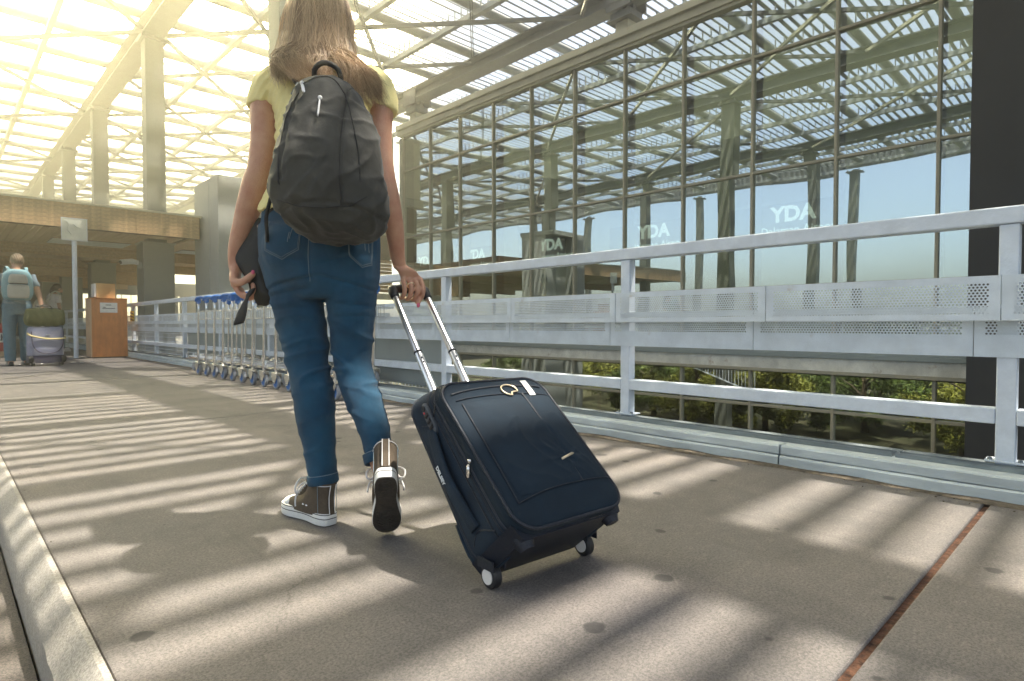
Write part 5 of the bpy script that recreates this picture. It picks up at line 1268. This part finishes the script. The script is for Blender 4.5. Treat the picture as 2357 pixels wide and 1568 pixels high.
# shoes
OUT = [(0,.0),(.020,.003),(.030,.022),(.033,.055),(.031,.105),(.038,.155),(.045,.195),(.041,.232),(.026,.258),(.0,.268),(-.026,.256),(-.038,.230),(-.040,.195),(-.036,.155),(-.029,.105),(-.032,.055),(-.029,.022),(-.019,.003)]
OUT = [(p.x, p.y) for p in spline([(q[0], q[1], 0) for q in OUT + [OUT[0]]], 61)[:-1]]
def shoe(Tm, mirror, label):
    mx_ = -1 if mirror else 1
    def W(x, y, z): return Tm @ Vector((x*mx_, y, z if z < .035 else .035 + (z - .035)*.76))
    def ol(s1, z, dz=lambda y: 0): return [W(x*s1, .134 + (y-.134)*(1 - (1-s1)*.35), z + dz(y)) for x, y in OUT]
    sh = part('shoe', MB().loft([[W(hw*math.copysign(abs(math.cos(t))**.85, math.cos(t)), (y0+y1)/2 + (y1-y0)/2*math.sin(t), z) for t in np.linspace(0, 2*PI, 32, endpoint=False)]
        for z, y0, y1, hw in ((.028,.004,.260,.0395),(.042,.003,.256,.0395),(.056,.004,.232,.0380),(.070,.006,.190,.0365),(.086,.007,.152,.0350),(.105,.006,.128,.0345),(.130,.002,.112,.0350),(.158,-.004,.106,.0370),(.161,-.003,.105,.0360),(.158,.003,.099,.033),(.12,.008,.10,.029))]), M['canvas'], girl, sm=60)
    sh['label'] = label
    sl_ = part('sole', MB().loft([ol(.975, .0), ol(1.0, .004), ol(1.005, .018), ol(.995, .033), ol(.94, .036)]), M['rubber'], sh, sm=50)
    part('stripe', MB().loft([ol(1.0085, .0195), ol(1.0085, .0222)], caps=False), M['black'], sh); part('stripe', MB().loft([ol(.999, .0325), ol(.995, .0352)], caps=False), M['black'], sh)
    part('tread', MB().loft([ol(.93, -.0022), ol(.972, .001)]), M['sole'], sh)
    tp = MB()
    for k in range(7): 
        yy = .158 + .013*k; tp.tube([W(-.028, yy, -.003), W(-.010, yy+.012, -.003), W(.008, yy, -.003), W(.028, yy+.012, -.003)], .0022, 5)
    for k in range(5): yy = .018 + .012*k; tp.tube([W(-.02, yy, -.003), W(0, yy+.010, -.003), W(.02, yy, -.003)], .0022, 5)
    for c0, c1, r_ in ((0, .20, .033), (0, .045, .024)): tp.tube([W(r_*math.cos(t)*.9, c1 + r_*1.3*math.sin(t), -.003) for t in np.linspace(0, 2*PI, 25)], .002, 5)
    part('tread_pattern', tp, M['sole'], sh)['kind'] = 'stuff'
    cap = MB(); rings = []
    for i in range(7):
        f = i/6; rings.append([W(.0385*math.cos(t)*math.cos(f*1.45), .212 + .050*max(math.sin(t), -.25)*math.cos(f*1.45), .034 + .027*math.sin(f*1.45)) for t in np.linspace(0, 2*PI, 24, endpoint=False)])
    part('toe_cap', cap.loft(rings), M['rubber'], sh, sm=True)
    part('tongue', MB().tube(spline([W(0, .185, .066), W(0, .140, .098), W(0, .112, .135), W(0, .112, .172)], 8), [.014,.017,.019,.02,.021,.021,.02,.016], 10), M['canvas'], sh, sm=True)
    lc = MB()
    for k in range(7):
        f = k/6; y_ = .186 - .075*f; z_ = .070 + .078*f; hw = .020 + .004*f
        lc.tube(spline([W(-hw, y_-.004, z_-.006), W(0, y_+.010, z_+.006), W(hw, y_-.004, z_-.006)], 7), .003, 6)
    for sx in (-1, 1):
        lc.tube(spline([W(0, .122, .152), W(sx*.03, .125, .165), W(sx*.055, .118, .14), W(sx*.052, .12, .105), W(sx*.03, .126, .12), W(0, .124, .15)], 18), .0028, 6)
        lc.tube(spline([W(0, .124, .15), W(sx*.035, .130, .13), W(sx*.05, .128, .08), W(sx*.052, .126, .05)], 12), .0026, 6)
    part('laces', lc, M['lace'], sh, sm=True)
    bs = MB(); rg = []
    for z, y in ((.034, .0), (.07, .003), (.105, .003), (.13, -.001), (.157, -.007)): rg.append([W(.009, y + .001, z), W(.009, y-.0025, z), W(-.009, y-.0025, z), W(-.009, y+.001, z)])
    part('heel_strip', bs.loft(rg), M['canvas'], sh)
    for sx in (-1, 1): part('stitching', MB().tube([W(sx*.0095, y-.003, z) for z, y in ((.036, .0), (.07, .003), (.105, .003), (.13, -.001), (.157, -.007))], .0013, 6), M['lace'], sh)
    for sx in (-1, 1): part('stitching', MB().tube([W(sx*.0335*(1 if z < .1 else 1.02), .026, z) for z in (.04, .07, .10, .13, .157)], .0010, 6), M['stitch'], sh)
    part('rim_stitching', MB().tube([W(.0375*math.copysign(abs(math.cos(t))**.85, math.cos(t)), .051 + .0555*math.sin(t), .153) for t in np.linspace(0, 2*PI, 33)], .0012, 6, caps=False), M['lace'], sh)
    ey = MB()
    for sx in (-1, 1):
        for y_, z_ in ((.085, .06), (.105, .06)): ey.sphere(W(sx*.0365, y_, z_), .0042, 8, 6)
    part('eyelet', ey, M['silver'], sh)
    return sh
hdL = Vector((-.76, .65, 0)); ex = Vector((hdL.y, -hdL.x, 0))
TmL = Matrix(((ex.x, hdL.x, 0, -.063), (ex.y, hdL.y, 0, -.040), (0, 0, 1, .0035), (0, 0, 0, 1)))
shoe(TmL, True, 'brown high top sneaker flat on the ground, toe to the left')
hdR = Vector((-.20, .98, 0)).normalized(); th_ = R(52)
fw = Vector((hdR.x*math.cos(th_), hdR.y*math.cos(th_), -math.sin(th_))); zu = Vector((hdR.x*math.sin(th_), hdR.y*math.sin(th_), math.cos(th_))); xr = fw.cross(zu)
toe = Vector((.122, -.112, .0085)); org = toe - fw*.262
TmR = Matrix(((xr.x, fw.x, zu.x, org.x), (xr.y, fw.y, zu.y, org.y), (xr.z, fw.z, zu.z, org.z), (0, 0, 0, 1)))
shoe(TmR, False, 'brown high top sneaker raised on its toe showing the dark sole')

# ================================================================== THINGS SHE CARRIES
pk_ = thing('backpack', 'dark charcoal backpack with pale zip pulls on the woman\'s back', 'backpack', (.957, 1.716, 0), -YAW)
PACK = [(-.0276,-.18,1.3285,.0277,.03),(-.0261,-.185,1.3204,.0547,.05),(-.021,-.2,1.2975,.0743,.07),(-.0145,-.21,1.2756,.0873,.085),(-.0057,-.22,1.2336,.1013,.10),(.0035,-.23,1.1813,.1169,.115),(.0046,-.235,1.1299,.1298,.125),(.0033,-.24,1.081,.1403,.13),(-.0018,-.24,1.0324,.1523,.13),(-.0027,-.24,.9979,.1578,.13),(.0015,-.235,.9633,.1524,.128),(.0093,-.23,.9283,.1397,.12),(.0132,-.215,.9008,.124,.11),(.0124,-.2,.8788,.0957,.085),(.0069,-.19,.8618,.0506,.05)]
k_ = MB(); slices(k_, PACK, 0, 36, 2.35)
kme = fuse(k_, .006, 4)
def kd(c):
    nz = np.array([mnoise.noise(Vector((p[0]*7, p[1]*7+3, p[2]*5))) for p in c]); n2 = np.array([mnoise.noise(Vector((p[0]*20, p[1]*18, p[2]*13+9))) for p in c])
    x, z = c[:, 0], c[:, 2]
    g_ = -.006*np.exp(-((x - .062)/.0045)**2)*(z < 1.30)*(z > .93)
    s2 = -.005*np.exp(-((z - .945 + .35*(x)**2*4)/.005)**2)
    s3 = -.005*np.exp(-((x + .095 - .10*(z-1.0))/.005)**2)*(z > 1.0)*(z < 1.28)
    n3 = np.array([mnoise.noise(Vector((p[0]*16 + 2*mnoise.noise(Vector((p[0]*5, 2, p[2]*5))), p[1]*10, p[2]*4.5 + 20))) for p in c])
    n4 = np.array([mnoise.noise(Vector((p[0]*9 + p[2]*9, p[1]*9, p[2]*14 - p[0]*8 + 31))) for p in c])
    fd = np.clip(1 - np.abs(n3)*3.0, 0, 1)**2*.0065*np.clip((1.30 - z)/.1, 0, 1) + np.clip(1 - np.abs(n4)*3.2, 0, 1)**2*.0045
    return .013*nz + .004*n2 + g_ + s2 + s3 + fd - .003
displace(kme, kd); bag = part('main_bag', kme, M['pack'], pk_)
bvk = BVHTree.FromPolygons([v.co.copy() for v in kme.vertices], [tuple(p.vertices) for p in kme.polygons])
stitch(bvk, [(.062,1.285),(.062,1.20),(.062,1.05),(.060,.94)], .0022, 'packd', pk_, 'zipper', 60, .0005)
arc = [(-.098, .99), (-.10, 1.08), (-.088, 1.18), (-.065, 1.25), (-.03, 1.293), (.01, 1.296), (.045, 1.262), (.072, 1.20), (.098, 1.10), (.108, 1.0)]
stitch(bvk, [(p.x, p.z) for p in spline([(a_, 0, b_) for a_, b_ in arc], 34)], .0025, 'packd', pk_, 'zipper', 66, .0005)
stitch(bvk, [(-.11, .955), (-.05, .935), (.02, .93), (.09, .94), (.12, .965)], .002, 'packd', pk_, 'seam', 40, .0005)
def pull(x0, z0, x1, z1, w=.0042):
    a_, b_ = onb(bvk, x0, z0, .004), onb(bvk, x1, z1, .006)
    pm_ = MB().sphere(a_, .006, 10, 6); d = (b_-a_)
    pm_.tube([a_ + d*.12, a_ + d*.25, a_ + d*.9, b_], [.003, w, w, w*.8], 8, flat=.5); part('zip_pull', pm_, M['lace'], pk_, sm=True)
pull(-.0575, 1.272, -.0435, 1.238); pull(.0, 1.222, .0005, 1.168)
a_, b_ = onb(bvk, -.078, 1.285, .002), onb(bvk, -.098, 1.255, .002)
if a_ and b_: part('reflective_strip', MB().tube([a_, b_], .005, 8, flat=.3), M['lace'], pk_)
part('top_loop', MB().tube(spline([(-.062,-.165,1.318), (-.058,-.185,1.352), (-.027,-.192,1.368), (.008,-.185,1.352), (.012,-.165,1.318)], 14), .0075, 8), M['packd'], pk_, sm=True)
for sx in (-1, 1):
    c = -.095 + sx*.085
    part('shoulder_strap', MB().tube(spline([(-.03+sx*.06, -.135, 1.29), (c, -.075, 1.415), (c, .03, 1.462), (c+sx*.01, .115, 1.40), (c+sx*.02, .140, 1.25), (c+sx*.05, .10, 1.08), (c+sx*.055, -.06, .98)], 22), .022, 10, flat=.35), M['packd'], pk_, sm=True)
part('side_strap', MB().tube(spline([(-.195,-.13,1.05), (-.222,-.10,1.00), (-.232,-.105,.95), (-.226,-.115,.905)], 10), .006, 8, flat=.5), M['packd'], pk_)
part('strap_end', MB().tube([(-.226,-.115,.905), (-.224,-.118,.875)], .009, 8, flat=.5), M['packd'], pk_)

po = thing('pouch', 'black leather pouch hanging from the woman\'s left hand', 'pouch', (.957, 1.716, 0), -YAW)
b = MB(); slices(b, [(-.315,.05,.975,.012,.014),(-.323,.05,.955,.022,.018),(-.333,.048,.91,.036,.022),(-.343,.046,.865,.046,.024),(-.345,.045,.835,.046,.025),(-.334,.045,.80,.036,.024),(-.322,.046,.765,.030,.022),(-.312,.047,.735,.036,.022),(-.306,.05,.712,.030,.019),(-.313,.052,.690,.014,.012)], 0, 24, 2.8)
pme = fuse(b, .005, 2); displace(pme, lambda c: .004*np.array([mnoise.noise(Vector((p[0]*20, p[1]*20, p[2]*16))) for p in c])); part('leather_body', pme, M['pouch'], po)
b = MB(); rg = []
for p_, w_, d_ in (((-.325,.012,.745),.010,.008), ((-.332,.006,.728),.012,.010), ((-.338,.002,.715),.006,.005), ((-.344,-.002,.700),.010,.004), ((-.352,-.004,.672),.017,.005), ((-.362,-.004,.640),.019,.005), ((-.363,-.004,.632),.017,.004)): rg.append(oring(p_, (.96, 0, .25), (0, 1, 0), w_, d_, 14))
part('wrist_strap', b.loft(rg), M['pouch'], po, sm=True)
part('snap', MB().sphere((-.312, .030, .945), (.006, .004, .006), 8, 6), M['silver'], po)
hm = bpy.data.materials.new('haze'); hm.use_nodes = True  # even haze added to spread the sky's glare patch into a glow
ht = hm.node_tree
for x in list(ht.nodes):
    if x.type != 'OUTPUT_MATERIAL': ht.nodes.remove(x)
pv_ = ht.nodes.new('ShaderNodeVolumePrincipled'); pv_.inputs['Density'].default_value = 0.013; pv_.inputs['Color'].default_value = (1.0, 0.96, 0.85, 1); pv_.inputs['Anisotropy'].default_value = 0.9
ht.links.new(pv_.outputs[0], ht.nodes['Material Output'].inputs['Volume'])
tag(part('haze', MB().box((-910, -910, -6.7), (910, 910, 9.6)), hm), kind='stuff')
